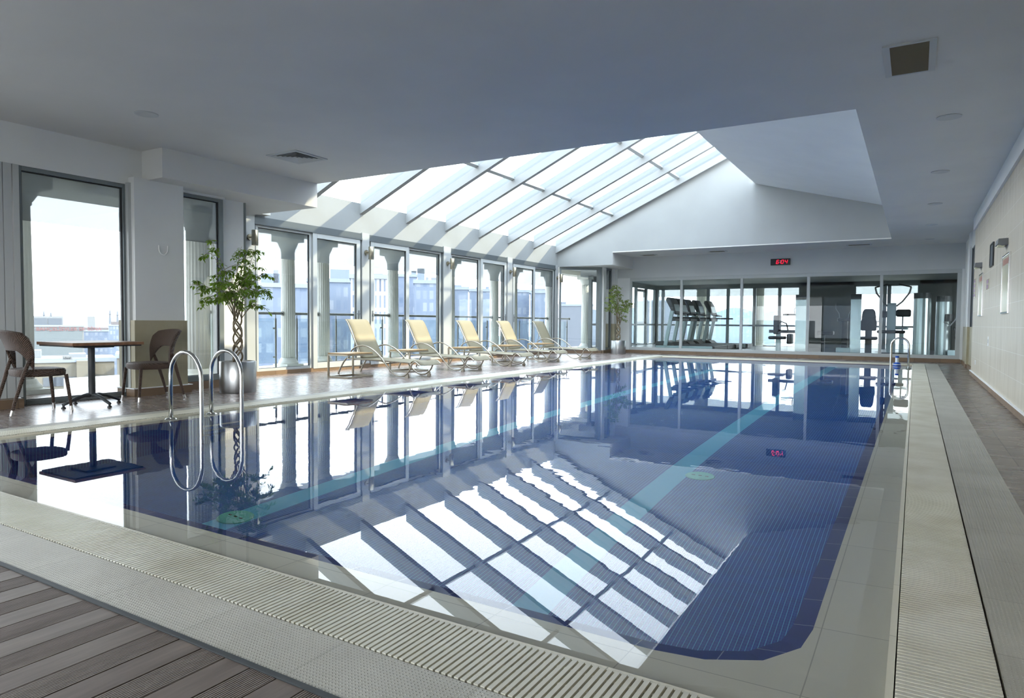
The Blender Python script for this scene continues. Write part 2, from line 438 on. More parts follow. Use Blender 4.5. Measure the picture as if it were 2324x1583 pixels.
def emit(name, col, s):
    mt = bpy.data.materials.new(name); mt.use_nodes = True; t = mt.node_tree; t.nodes.clear()
    o = N(t, 'ShaderNodeOutputMaterial'); em = N(t, 'ShaderNodeEmission'); em.inputs[0].default_value = col; em.inputs[1].default_value = s
    lk(t, em.outputs[0], o.inputs[0]); return mt
M['led'] = emit('red_led', (1.0, .015, .05, 1), 1.3)
M['led2'] = emit('pale_red_led', (1.0, .35, .4, 1), .9)
M['lens'] = pbr('downlight_lens', srgb(244, 242, 206), .4)
M['blue'] = pbr('blue_plastic', srgb(30, 84, 176), .35)
M['whiteplastic'] = pbr('white_plastic', srgb(232, 234, 234), .4)
M['drain'] = pbr('drain_plastic', srgb(110, 205, 185), .4)
M['paper'] = pbr('notice_paper', srgb(196, 192, 166), .25)
M['paper_red'] = pbr('notice_red_print', srgb(152, 112, 98), .6)
M['purple'] = pbr('purple_print', srgb(150, 126, 144), .6)
M['grey_lamp'] = pbr('grey_metal', srgb(128, 130, 132), .45, .4)
M['belt'] = pbr('treadmill_belt', srgb(72, 78, 84), .7)

# ------------------------------------------------------------------ large structure
ZC = 3.19
XW = -10.1                                        # glazed wall on the balcony side
SX0, SX1, SY0, SY1 = -8.2, -.58, 7.755, 19.75     # roof light opening
PX0, PX1, PY0, PY1 = -6.62, -.045, 1.81, 20.05    # water's edge
G = .30                                           # width of the overflow gutter
YB = 21.55
# floors: brown tile round the pool, leaving out the gutter, the coping and the pool
LX0, LX1 = PX0 - .445, PX1 + .565                 # outer edges of the coping band
NY0 = 1.275
f = MB(); f.box((-10.4, NY0, -.2), (LX0, YB, 0))
f.box((-8.9, -2.2, -.2), (-8.2, NY0, 0))
f.box((LX0, PY1 + .58, -.2), (LX1, YB, 0))
struct(f, 'floor', M['floor'], 'brown tiled floor between pool and glazed balcony wall', 'floor')
f = MB(); f.box((LX1, -2.2, -.2), (1.3, YB, 0))
struct(f, 'floor_right', M['floor_r'], 'wet dark brown tiled walkway along the beige tiled wall', 'floor')
# wooden deck in front
pk = .1115; gap = .005; x = -8.2; k = 0
ds = MB(); ds.box((-8.2, -2.2, -.2), (LX1, NY0 - .012, -.03))
struct(ds, 'floor_front', M['black'], 'dark ground under the boarded deck at the near end', 'floor')
dk = thing('boarded_deck', 'brown boarded deck at the near end, smooth and grooved planks in turn', 'decking', (0, 0, 0), kind='structure')
mbs = [MB(), MB()]
while x < LX1 - .06:
    mbs[k % 2].box((x + gap / 2, -2.2, -.03), (x + pk - gap / 2, NY0 - .022, -.002)); x += pk; k += 1
mbs[0].build('smooth_plank', M['plank'], dk); mbs[1].build('grooved_plank', M['plankg'], dk)
eb = MB(); eb.box((-8.2, NY0 - .02, -.06), (LX1, NY0 - .002, .002)); eb.build('edge_strip', M['dark'], dk)
# coping band
c = MB(); c.box((LX0, NY0, -.2), (LX1, PY0 - G, 0)); struct(c, 'pool_kerb', M['stud_x'], 'studded pale grey coping tiles along the near end of the pool', 'coping')
c = MB(); c.box((LX0, PY0 - G, -.2), (PX0 - G - .0, PY1 + .58, 0)); struct(c, 'pool_kerb_left', M['stud_y'], 'studded pale coping tiles on the lounger side', 'coping')
c = MB(); c.box((PX1 + G - .015, PY0 - G, -.2), (LX1, PY1 + .58, 0)); struct(c, 'pool_kerb_right', M['stud_y'], 'studded grey coping tiles beside the dark walkway', 'coping')
c = MB(); c.box((PX0 - G, PY1 + G, -.2), (PX1 + G - .015, PY1 + .58, 0)); struct(c, 'pool_kerb_far', M['stud_x'], 'studded pale coping tiles in front of the gym glazing', 'coping')
# gutter channel
c = MB(); X0, X1, Y0, Y1 = PX0 - G, PX1 + G - .015, PY0 - G, PY1 + G
for a, b in (((X0, Y0), (X1, PY0 - .02)), ((X0, PY1 + .02), (X1, Y1)), ((X0, PY0 - .02), (PX0 - .02, PY1 + .02)), ((PX1 + .02, PY0 - .02), (X1, PY1 + .02))):
    c.box((a[0], a[1], -.22), (b[0], b[1], -.14))
struct(c, 'gutter_floor', M['dado'], 'shaded bed of the overflow gutter under the grates', 'gutter')

def chamfered(x0, x1, y0, y1, r):
    return [(x0 + r, y0), (x1 - r, y0), (x1 - r * .62, y0 + r * .06), (x1 - r * .25, y0 + r * .27), (x1 - r * .04, y0 + r * .62), (x1, y0 + r), (x1, y1 - r), (x1 - r * .3, y1 - r * .3), (x1 - r, y1),
            (x0 + r, y1), (x0 + r * .3, y1 - r * .3), (x0, y1 - r), (x0, y0 + r), (x0 + r * .3, y0 + r * .3)]
outer = [(PX0, PY0)]
L = .225; T = .065
in1 = chamfered(PX0 + L, PX1 - L, PY0 + L, PY1 - L, .42)
in2 = chamfered(PX0 + L + T, PX1 - L - T, PY0 + L + T, PY1 - L - T, .38)
out = []
for (px_, py_) in in1:                            # each corner of the inner line gets a point on the rectangle
    qx = PX0 if px_ < -5.5 and (px_ - PX0) < .9 and not (py_ < PY0 + L + .001 or py_ > PY1 - L - .001) else (PX1 if px_ > PX1 - .9 and not (py_ < PY0 + L + .001 or py_ > PY1 - L - .001) else px_)
    qy = PY0 if py_ < PY0 + L + .001 else (PY1 if py_ > PY1 - L - .001 else py_)
    out.append((qx, qy))
def ring(a, za, b, zb):
    mb = MB(); n = len(a)
    mb.add([(p[0], p[1], za) for p in a] + [(p[0], p[1], zb) for p in b], [(i, (i + 1) % n, n + (i + 1) % n, n + i) for i in range(n)])
    return mb
# the rectangle's own corners
full = MB(); full.box((PX0 - .02, PY0 - .02, -.16), (PX0, PY1 + .02, -.006)); full.box((PX1, PY0 - .02, -.16), (PX1 + .02, PY1 + .02, -.006))
full.box((PX0, PY0 - .02, -.16), (PX1, PY0, -.006)); full.box((PX0, PY1, -.16), (PX1, PY1 + .02, -.006))
for i in range(len(out)):                         # close the four corners behind the rounded inner line
    p, q = out[i], out[(i + 1) % len(out)]
    if abs(p[0] - q[0]) > 1e-4 and abs(p[1] - q[1]) > 1e-4:
        cx, cy_ = (PX0 if min(p[0], q[0]) < -3 else PX1), (PY0 if min(p[1], q[1]) < 9 else PY1)
        full.add([(p[0], p[1], -.035), (q[0], q[1], -.035), (cx, cy_, -.035)], [(0, 1, 2)])
rr = ring(out, -.035, in1, -.055); full.add(rr.v, rr.f)
full.build('pool_ledge_surface', M['ledge']) 
lo = bpy.data.objects['pool_ledge_surface']; tag(lo, 'cream tiled ledge just under the water all round the pool', 'pool ledge', kind='structure')
struct(ring(in1, -.055, in2, -.075), 'pool_edge_trim', M['ribbed'], 'dark blue ribbed edge tiles with white joints under the water', 'pool edge')
DEPTH = -1.52
b_ = ring(in2, -.075, in2, DEPTH); n = len(in2)
b_.add([(p[0], p[1], DEPTH) for p in in2], [tuple(range(n))])
struct(b_, 'pool_floor', M['mosaic'], 'blue mosaic basin of the pool with light blue lane lines', 'pool basin')
wt = MB(); wt.grid(2, 2, lambda u, v: (PX0 + u * (PX1 - PX0), PY0 + v * (PY1 - PY0), -.018))
struct(wt, 'pool_water', M['water'], 'still clear water of the pool reflecting the roof light', 'water', keep=True)

# overflow grates: slats across the gutter on long bearers
def grate(name, label, a0, a1, b0, b1, along, bearers, wid=.0145, per=.0222):
    t = thing(name, label, 'grate', (0, 0, 0))
    sl = MB(); q = a0 + .004
    while q < a1 - wid:
        if along == 'x': sl.box((q, b0, -.028), (q + wid, b1, .001))
        else: sl.box((b0, q, -.028), (b1, q + wid, .001))
        q += per
    sl.build('slat', M['grate'], t)['kind'] = 'stuff'
    br = MB()
    for f_ in bearers:
        p = b0 + (b1 - b0) * f_
        if along == 'x': br.box((a0, p - .006, -.034), (a1, p + .006, -.006))
        else: br.box((p - .0125, a0, -.034), (p + .0125, a1, -.0012))
    br.build('bearer', M['grate'], t)
    return t
grate('overflow_grate', 'cream slatted overflow grate along the near end of the pool', PX0 - G + .01, PX1, PY0 - G + .008, PY0 - .024, 'x', (.18, .5, .82))
grate('overflow_grate', 'long cream overflow grate beside the walkway and the beige tiled wall', PY0 - G + .01, PY1 + G, PX1 + .024, PX1 + G - .023, 'y', (.06, .2, .34, .48, .62, .76, .9))
grate('overflow_grate', 'cream overflow grate on the lounger side of the pool', PY0 - .01, PY1 + G, PX0 - G + .008, PX0 - .024, 'y', (.2, .5, .8), .0145, .0222)
grate('overflow_grate', 'cream overflow grate at the far end below the gym glazing', PX0 - .01, PX1, PY1 + .024, PY1 + G - .008, 'x', (.2, .5, .8))
for i, (dx, dy, nm) in enumerate(((-1.63, 6.05, 'round pale drain cover beside the lane line, nearer the middle of pool'), (-4.25, 3.17, 'round turquoise drain cover at the near end of the second lane line'))):
    t = thing('drain_cover', nm, 'drain', (dx, dy, DEPTH))
    MB().lathe([(.0, 0), (.13, 0), (.125, .012), (.10, .018), (0, .018)], 28).build('cover', M['drain'], t, True)
    for a in range(3): MB().box((-.075 + a * .06, -.008, .018), (-.045 + a * .06, .008, .020)).build('slot', M['dark'], t)

# ceiling with the roof light opening
c = MB()
c.box((-8.95, -2.2, ZC), (1.2, SY0, ZC + .3)); c.box((SX1, SY0, ZC), (1.2, SY1, ZC + .3)); c.box((-8.2, SY1, ZC), (1.2, YB + .1, ZC + .3))
struct(c, 'ceiling', M['ceil'], 'flat pale ceiling round the sloping roof light', 'ceiling')
# dropped soffits
c = MB(); c.box((-10.3, 5.16, 2.81), (-8.3, SY0, ZC + .3)); struct(c, 'ceiling_soffit', M['ceil'], 'dropped white soffit over the pillar and potted tree near the tables', 'soffit')
c = MB(); c.box((-10.3, SY1, 2.81), (-8.17, YB + .1, ZC + .3)); struct(c, 'ceiling_soffit', M['ceil'], 'dropped white soffit at the gym end', 'soffit')
# gables and upstands of the roof light
RS = .45                                          # slope of the glazed roof
def zr(x): return 3.24 + RS * (x - XW)            # underside of the rafters
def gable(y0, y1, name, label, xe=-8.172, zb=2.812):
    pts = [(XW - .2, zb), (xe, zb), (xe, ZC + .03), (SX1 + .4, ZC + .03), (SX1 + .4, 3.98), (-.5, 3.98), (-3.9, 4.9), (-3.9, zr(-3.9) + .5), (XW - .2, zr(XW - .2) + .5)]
    mb = MB(); mb.prism(pts, lambda p: (p[0], y0, p[1]), lambda p: (p[0], y1, p[1])); return struct(mb, name, M['roofwhite_dim'], label, 'wall')
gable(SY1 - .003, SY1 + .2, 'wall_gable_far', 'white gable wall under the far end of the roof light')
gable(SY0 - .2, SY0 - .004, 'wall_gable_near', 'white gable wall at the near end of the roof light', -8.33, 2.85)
c = MB(); c.prism([(SX1 - .003, ZC + .03), (SX1 + .2, ZC + .03), (SX1 + .2, 4.2), (SX1 - .003, 4.2)], lambda p: (p[0], SY0, p[1]), lambda p: (p[0], SY1, p[1]))
struct(c, 'wall_upstand', M['white'], 'low white upstand at the foot of the closed roof slope', 'wall')
c = MB(); c.prism([(-3.93, 4.9), (SX1 + .1, 3.97), (SX1 + .1, 4.12), (-3.93, 5.0)], lambda p: (p[0], SY0, p[1]), lambda p: (p[0], SY1, p[1]))
struct(c, 'roof_slope_ceiling', M['white'], 'closed white roof slope opposite the glazing', 'roof slope')
# parapet over the glazed wall
c = MB(); c.box((XW - .25, SY0, 2.84), (XW, SY1, 3.47)); struct(c, 'wall_left_upper', M['roofwhite_dim'], 'white wall strip between the glazed doors and the roof light', 'wall')
# rafters
RY = [9.17, 10.67, 12.17, 13.67, 15.17, 16.67, 18.17, 19.67]
XT = -4.0
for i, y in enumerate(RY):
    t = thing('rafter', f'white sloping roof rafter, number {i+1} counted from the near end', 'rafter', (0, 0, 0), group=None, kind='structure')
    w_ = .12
    MB().prism([(XW, zr(XW)), (XT, zr(XT)), (XT, zr(XT) + .20), (XW, zr(XW) + .20)], lambda p: (p[0], y - w_ / 2, p[1]), lambda p: (p[0], y + w_ / 2, p[1])).build('timber', M['roofwhite_dim'], t)
    MB().prism([(XW, zr(XW) + .2), (XT, zr(XT) + .2), (XT, zr(XT) + .40), (XW, zr(XW) + .40)], lambda p: (p[0], y - .035, p[1]), lambda p: (p[0], y + .035, p[1])).build('glazing_bar', M['alugrey'], t)
for j, xx in enumerate((-8.15, -6.1)):
    mb = MB()
    for a, b in zip([SY0] + RY[:-1], RY):
        mb.bar((xx, a + .05, zr(xx) + .215), (xx, b - .05, zr(xx) + .215), .09, .05, (-RS, 0, 1))
    struct(mb, 'roof_trim', M['alu'], ('lower' if j == 0 else 'upper') + ' row of cross bars between the rafters', 'glazing bar')
mb = MB()
edges = [SY0] + RY
for a, b in zip(edges[:-1], edges[1:]):
    mb.prism([(XW - .1, zr(XW - .1) + .235), (XT, zr(XT) + .235), (XT, zr(XT) + .247), (XW - .1, zr(XW - .1) + .247)], lambda p: (p[0], a, p[1]), lambda p: (p[0], b, p[1]))
struct(mb, 'roof_glass_pane', M['roofglass'], 'sloping glass of the roof light', 'roof glazing')
mb = MB(); mb.box((XT - .05, SY0, 5.02), (XT - .04, SY1, zr(XT) + .2)); struct(mb, 'window_clerestory', M['roofglass'], 'upright glass strip closing the top of the roof light', 'window')

# ---------------- right wall
c = MB(); c.box((1.0, -2.2, 0), (1.3, 16.7, 2.94)); struct(c, 'wall_right', M['walltile'], 'beige tiled wall along the walkway', 'wall')
c = MB(); c.box((.965, -2.2, 2.94), (1.3, 16.75, ZC)); struct(c, 'cove_right', M['white'], 'white plaster band above the beige tiled wall', 'cove')
c = MB(); c.box((.98, -2.2, 0), (1.0, 16.72, .082)); struct(c, 'baseboard_right', M['skirt'], 'brown tile skirting along the beige wall', 'baseboard')
c = MB(); c.box((.972, -2.2, .082), (1.0, 16.72, .094)); struct(c, 'trim_1', M['whiteplastic'], 'white strip on top of the brown skirting', 'trim')
c = MB()
c.box((1.09, 16.7, .97), (1.35, 17.7, ZC)); c.box((1.09, 19.1, .97), (1.35, 19.75, ZC)); c.box((1.09, 20.6, .97), (1.35, YB, ZC)); c.box((1.09, 17.7, 2.80), (1.35, 19.1, ZC)); c.box((1.09, 19.75, 2.35), (1.35, 20.6, ZC))
c.box((1.30, 16.7, .97), (1.4, YB, ZC)); c.box((1.045, 19.1, .97), (1.09, 19.6, ZC))
struct(c, 'wall_right_end', M['white'], 'white wall with two niches past the end of the tiled wall', 'wall')
c = MB(); c.box((1.09, 16.7, 0), (1.36, YB, .97)); c.box((1.045, 19.1, .0), (1.09, 19.6, .97)); struct(c, 'wall_right_dado', M['dado'], 'olive tiled lower part of the wall by the gym corner', 'wall')
c = MB(); c.box((1.03, 19.08, 0), (1.06, 19.62, .09)); c.box((1.06, 16.7, 0), (1.09, YB, .09)); struct(c, 'baseboard_right_end', M['skirt'], 'brown skirting by the gym corner', 'baseboard')
t = thing('niche_panel', 'tall charcoal panel in the niche where the tiled wall ends', 'panel', (1.13, 18.4, .97))
MB().box((-.02, -.68, .0), (.03, .68, 1.82)).build('panel', M['panel_dark'], t); [MB().box((-.035, a, 0), (-.02, a + .06, 1.83)).build('frame', M['dark'], t) for a in (-.70, .64)]

# ---------------- back wall and gym front
c = MB(); c.box((-8.8, YB, 2.505), (1.4, YB + .18, ZC + .3)); struct(c, 'wall_back', M['header'], 'grey white wall above the gym glazing', 'wall')
c = MB(); c.box((-8.75, YB, .0), (1.05, YB + .16, .1)); struct(c, 'baseboard_back', M['skirt'], 'brown tiled plinth under the gym glazing', 'baseboard')
c = MB(); c.box((-8.95, YB + .012, 0), (-8.28, YB + .2, 2.505)); c.box((1.03, YB + .012, 0), (1.4, YB + .2, 2.505)); struct(c, 'wall_back_end', M['white'], 'white wall ends beside the gym glazing', 'wall')
wn = thing('window_gym', 'wide white framed gym window in five panes', 'window', (0, YB + .06, 0), kind='structure')
fr = MB(); gx = [-8.28, -6.53, -4.64, -2.738, -.845, 1.03]
fr.box((gx[0], -.04, .1), (gx[-1], .05, .195)); fr.box((gx[0], -.04, 2.40), (gx[-1], .05, 2.505))
for i, x in enumerate(gx):
    h_ = .04 if 0 < i < 5 else .06
    a = x - h_ if i else x; b = x + h_ if i < 5 else x
    if i == 5: a = x - .1
    fr.box((a, -.035, .17), (b, .045, 2.45))
fr.build('frame', M['alu'], wn, bevel=.004)
for a, b in zip(gx[:-1], gx[1:]): MB().box((a, .0, .18), (b, .012, 2.45)).build('pane', M['gymglass'], wn)

# ---------------- glazed wall on the balcony side
PILL = [(7.72, 7.95), (10.65, 10.87), (13.52, 13.82), (16.57, 16.84), (19.58, 19.78)]
for i, (a, b) in enumerate(PILL):
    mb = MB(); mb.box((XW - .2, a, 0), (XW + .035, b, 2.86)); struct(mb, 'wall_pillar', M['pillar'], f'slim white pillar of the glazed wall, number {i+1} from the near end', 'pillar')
    mb = MB(); mb.box((XW - .2, a - .015, 0), (XW + .055, b + .015, .09)); struct(mb, 'baseboard_pillar', M['skirt'], f'brown skirting round the foot of slim white pillar number {i+1}', 'baseboard')
def leaf_frame(mb, y0, y1, z0, z1, w, x0, x1):
    mb.box((x0, y0, z0), (x1, y0 + w, z1)); mb.box((x0, y1 - w, z0), (x1, y1, z1))
    mb.box((x0, y0 + w, z0), (x1, y1 - w, z0 + w * 1.1)); mb.box((x0, y0 + w, z1 - w), (x1, y1 - w, z1))
FILM = 2.14
names = [('first', 'near end'), ('second', 'first two loungers'), ('third', 'middle lounger'), ('fourth', 'far end')]
wi = di = 1
for i in range(4):
    y0, y1 = PILL[i][1], PILL[i + 1][0]; ym = (y0 + y1) / 2
    mb = MB()
    mb.box((XW - .12, y0, 2.74), (XW + .02, y1, 2.84)); mb.box((XW - .1, y0, 2.70), (XW + .04, y1, 2.745)); mb.box((XW - .12, y0, .0), (XW + .0, y1, .05))
    mb.box((XW - .12, y0, .05), (XW + .005, y0 + .05, 2.72)); mb.box((XW - .12, y1 - .05, .05), (XW + .005, y1, 2.72))
    struct(mb, 'door_trim', M['headalu'], f'grey aluminium door track and frame of the {names[i][0]} bay', 'door frame')
    mb = MB(); mb.box((XW - .1, y0, 0), (XW + .02, y1, .075)); struct(mb, 'baseboard_left', M['skirt'], f'brown sill tiles under the {names[i][0]} glazed bay', 'baseboard')
    door_first = i in (1, 3)
    for part in (0, 1):
        a, b = ((y0 + .05, ym) if part == 0 else (ym, y1 - .05))
        isdoor = (part == 0) == door_first
        w_ = .105 if isdoor else .055; xo = .03 if isdoor else -.01
        nm = f'door_{di}' if isdoor else f'window_{wi}'
        if isdoor: di += 1
        else: wi += 1
        t = thing(nm, f'{"white framed sliding glass door" if isdoor else "fixed glass panel"} of the {names[i][0]} bay from the near end', 'door' if isdoor else 'window', (XW - .03 + xo, 0, 0), kind='structure')
        fm = MB(); leaf_frame(fm, a, b, .06, 2.71, w_, -.03, .03); fm.build('frame', M['alu'], t, bevel=.004)
        gk = MB(); leaf_frame(gk, a + w_, b - w_, .06 + w_ * 1.1, 2.71 - w_, .008, -.012, .012); gk.build('gasket', M['gasket'], t)
        MB().box((-.004, a + w_ - .01, .06 + w_), (.004, b - w_ + .01, 2.71 - w_ + .01)).build('pane', M['glass'], t)
        MB().box((-.009, a + w_, FILM), (-.0055, b - w_, 2.71 - w_)).build('tinted_strip', M['film'], t)
        if isdoor:
            hy = (b - .05) if part == 1 else (a + .05); sgn = -1 if part == 1 else 1
            MB().box((.03, hy - .015, 1.0), (.04, hy + .015, 1.22)).tube([(.04, hy, 1.15), (.075, hy, 1.15), (.078, hy + sgn * .02, 1.15), (.078, hy + sgn * .13, 1.15)], .009, 8).build('handle', M['grey_lamp'], t, True)
# low sides of the bay: slanting windows at both ends
def slant(p, q, name, label, film):
    p, q = Vector(p), Vector(q); d = (q - p); Ln = d.length; ang = math.atan2(d.y, d.x)
    t = thing(name, label, 'window', (p.x, p.y, 0), ang, kind='structure')
    fm = MB(); w_ = .07
    for a, b, z0, z1 in ((0, w_, .09, 2.81), (Ln - w_, Ln, .09, 2.81), (w_, Ln - w_, .09, .17), (w_, Ln - w_, 2.72, 2.81)): fm.box((a, -.04, z0), (b, .04, z1))
    fm.build('frame', M['alugrey'], t, bevel=.004)
    MB().box((w_, -.005, .15), (Ln - w_, .005, 2.74)).build('pane', M['glass'], t)
    if film: MB().box((w_, .006, FILM), (Ln - w_, .010, 2.72)).build('tinted_strip', M['film'], t)
    MB().box((0, -.07, 0), (Ln, .07, .09)).build('plinth', M['skirt'], t)
slant((-8.98, 6.88), (-10.06, 7.72), 'window_7', 'slanting window behind the near potted tree', True)
slant((-10.06, 19.82), (-8.86, 20.53), 'window_8', 'bright slanting window between the last lounger and the far tree', False)

# ---------------- near part of the balcony wall
XN = -8.75
c = MB(); c.box((XN - .25, -2.2, 2.73), (XN, 5.16, ZC)); struct(c, 'wall_left_near', M['white'], 'white wall strip over the window behind the wicker chairs', 'wall')
c = MB(); c.box((-8.98, 4.98, 0), (-8.63, 5.66, 2.82)); struct(c, 'wall_pillar', M['white'], 'wide white pillar beside the wicker chair', 'pillar')
c = MB(); c.box((-8.97, 4.95, 0), (-8.605, 5.68, .985)); struct(c, 'wall_dado', M['dado'], 'olive tile cladding on the foot of the wide pillar', 'wall cladding')
c = MB(); c.box((-8.97, 4.92, 0), (-8.575, 5.72, .10)); struct(c, 'baseboard_left_near', M['skirt'], 'brown skirting round the wide pillar', 'baseboard')
c = MB(); c.box((-8.97, 4.91, .10), (-8.57, 5.73, .112)); struct(c, 'trim_2', M['whiteplastic'], 'white strip on the skirting of the wide pillar', 'trim')
c = MB(); c.box((-9.12, 6.45, 0), (-8.97, 6.88, 2.82)); struct(c, 'wall_pilaster', M['white'], 'narrow white pilaster behind the near potted tree', 'pillar')
c = MB(); c.box((-9.0, 5.68, 0), (-8.84, 6.46, .11)); struct(c, 'baseboard_left_mid', M['skirt'], 'brown sill tiles under the narrow window', 'baseboard')
def flat_window(name, label, x, y0, y1, z0, z1, w_, fmat, film=True, mid=None):
    t = thing(name, label, 'window', (x, 0, 0), kind='structure')
    fm = MB(); leaf_frame(fm, y0, y1, z0, z1, w_, -.04, .04)
    if mid: fm.box((-.03, y0, mid - .03), (.03, y1, mid + .03))
    fm.build('frame', M[fmat], t, bevel=.004)
    gk = MB(); leaf_frame(gk, y0 + w_, y1 - w_, z0 + w_, z1 - w_, .012, -.014, .014); gk.build('gasket', M['gasket'], t)
    MB().box((-.004, y0 + w_ - .01, z0 + w_), (.004, y1 - w_ + .01, z1 - w_ + .01)).build('pane', M['glass'], t)
    if film: MB().box((-.009, y0 + w_, FILM - .02), (-.0055, y1 - w_, z1 - w_)).build('tinted_strip', M['film'], t)
    return t
flat_window('window_9', 'tall window behind the square table and wicker chairs', XN - .05, 3.72, 4.96, .0, 2.73, .05, 'alugrey')
flat_window('window_10', 'narrow tall window between wide pillar and pilaster', -8.92, 5.68, 6.46, .11, 2.81, .075, 'alugrey')
flat_window('window_11', 'dark edged window cut off by the picture border', XN - .05, 2.45, 3.5, .11, 2.73, .06, 'alu', True, .9)
for i, (a, b) in enumerate(((3.5, 3.565), (3.575, 3.655), (3.67, 3.73))):
    c = MB(); c.box((XN - .1, a, .1), (XN + .02, b, 2.73)); struct(c, 'trim_3', M['alu'], 'white window post behind the wicker chair back, ' + ('next to the border window', 'middle one of three', 'next to the tall window')[i], 'window post')
c = MB(); c.box((XN - .06, 4.94, .02), (XN + .05, 4.99, 2.75)); struct(c, 'trim_3', M['alu'], 'white window jamb against the wide pillar', 'window post')
c = MB(); c.box((XN - .1, 2.4, 0), (XN + .20, 3.66, .10)); struct(c, 'window_sill', M['skirt'], 'brown tiled plinth behind the wicker chair with its back to the border', 'sill')
t = thing('wall_hook', 'small white horseshoe hook on the wide pillar', 'hook', (-8.62, 5.36, 1.93))
MB().tube([(0, .06 * math.cos(PI + a * PI / 10) , .07 * math.sin(PI + a * PI / 10)) for a in range(11)], .008, 8).tube([(0, -.06, 0), (0, -.062, .05)], .008, 8).tube([(0, .06, 0), (0, .062, .05)], .008, 8).build('hook', M['whiteplastic'], t, True)
# filler behind the near windows so no gap opens beside the posts
c = MB(); c.box((-9.3, 5.66, 2.78), (-8.84, 6.46, 2.82)); struct(c, 'trim_4', M['white'], 'white strip over the narrow window', 'trim')
# far end of the balcony wall, behind the far potted tree
c = MB(); c.box((-9.05, 20.53, 0), (-8.79, 20.74, 2.82)); struct(c, 'wall_pillar', M['white'], 'white pillar between the bright slanting window and the far tree', 'pillar')
c = MB(); c.box((-9.05, 21.30, 0), (-8.72, YB, 2.82)); struct(c, 'wall_pier', M['white'], 'white wall end behind the far potted tree', 'wall')
c = MB(); c.box((-9.04, 21.28, 0), (-8.70, YB, .97)); struct(c, 'wall_dado', M['dado'], 'olive tile cladding behind the far potted tree', 'wall cladding')
c = MB(); c.box((-9.05, 20.51, 0), (-8.77, 21.32, .1)); struct(c, 'baseboard_left_far', M['skirt'], 'brown skirting behind the far potted tree', 'baseboard')
flat_window('window_18', 'very narrow window behind the far potted tree', -8.87, 20.74, 21.30, .1, 2.81, .06, 'alugrey')
# unseen near end of the room: windows added to bring in more daylight
flat_window('window_15', 'unseen window further along the balcony wall, added for daylight', XN - .05, -0.3, 2.4, .11, 2.73, .06, 'alu', False)
flat_window('window_16', 'unseen last window of the balcony wall, added for daylight', XN - .05, -2.0, -.35, .11, 2.73, .06, 'alu', False)
c = MB(); c.box((-9, -2.2, 2.75), (1.3, -2, ZC)); c.box((-9, -2.2, 0), (1.3, -2, .1)); c.box((-.9, -2.2, 0), (1.3, -2, ZC)); struct(c, 'wall_front', M['white'], 'white end wall behind the viewer', 'wall')
t = thing('window_17', 'unseen glazed end wall behind the viewer, added for daylight', 'window', (0, -2.08, 0), kind='structure')
fm = MB()
for x in (-8.9, -6.9, -4.9, -2.9, -.95): fm.box((x - .04, -.04, .1), (x + .04, .04, 2.75))
fm.box((-8.9, -.04, 2.68), (-.9, .04, 2.75)); fm.box((-8.9, -.04, .1), (-.9, .04, .17)); fm.build('frame', M['alu'], t)
for a, b in zip((-8.9, -6.9, -4.9, -2.9), (-6.9, -4.9, -2.9, -.95)): MB().box((a + .04, -.004, .15), (b - .04, .004, 2.7)).build('pane', M['clear'], t)
MB().box((-8.86, .012, FILM), (-.99, .016, 2.68)).build('tinted_strip', M['film'], t)

# ------------------------------------------------------------------ gym room behind the glass
GY = 28.5
c = MB(); c.box((-10.2, YB + .2, -.2), (2.6, GY + .2, .10)); struct(c, 'floor_gym', M['gymfloor'], 'grey floor of the gym', 'floor')
c = MB(); c.box((-10.2, YB + .2, 2.62), (2.6, GY + .2, 2.9)); struct(c, 'ceiling_gym', M['gymceil'], 'low grey ceiling of the gym', 'ceiling')
c = MB(); c.box((2.1, YB + .18, 0), (2.4, GY, 2.62)); struct(c, 'wall_gym_right', M['gymwall'], 'grey side wall of the gym', 'wall')
c = MB()
c.box((-3.9, GY, 0), (-2.02, GY + .2, 2.62)); c.box((.10, GY, 0), (2.4, GY + .2, 2.62)); c.box((-9.9, GY, 2.5), (2.4, GY + .2, 2.64)); c.box((-9.9, GY, 0), (-3.9, GY + .2, .05)); c.box((-2.02, GY, 0), (.1, GY + .2, .05))
struct(c, 'wall_gym_back', M['gymwall'], 'grey wall panels between the gym windows', 'wall')
c = MB(); c.box((-9.9, YB + .2, 2.5), (-9.7, GY, 2.64)); c.box((-9.9, YB + .2, 0), (-9.7, GY, .08)); struct(c, 'wall_gym_left', M['gymwall'], 'grey lintel over the side windows of the gym', 'wall')
def gym_window(name, label, xs, y, door=None):
    t = thing(name, label, 'window', (0, y, 0), kind='structure')
    fm = MB(); fm.box((xs[0], -.05, .05), (xs[-1], .05, .11)); fm.box((xs[0], -.05, 2.44), (xs[-1], .05, 2.5))
    for i, (x, h) in enumerate(zip(xs, [.06] * len(xs))): fm.box((x - h, -.05, .05), (x + h, .05, 2.5))
    fm.box((xs[0], -.035, .90), (xs[-1], .035, .97)); fm.build('frame', M['alugrey'], t)
    for a, b in zip(xs[:-1], xs[1:]):
        MB().box((a + .06, -.006, .1), (b - .06, .006, 2.46)).build('pane', M['glass'], t)
    MB().box((xs[0] + .06, .010, FILM), (xs[-1] - .06, .014, 2.46)).build('tinted_strip', M['film'], t)
    return t
gym_window('window_12', 'row of gym windows behind the treadmills', [-9.7, -9.45, -8.6, -7.5, -6.68, -5.63, -4.67, -3.9], GY + .1)
gym_window('window_13', 'gym window behind the seat and the pull-down machine', [-2.02, -1.0, -.86, .10], GY + .1)
t = thing('window_14', 'side windows of the gym beside the far potted tree', 'window', (-9.8, 0, 0), kind='structure')
fm = MB(); ys = [21.75, 23.1, 24.6, 26.2, 27.4, 28.5]
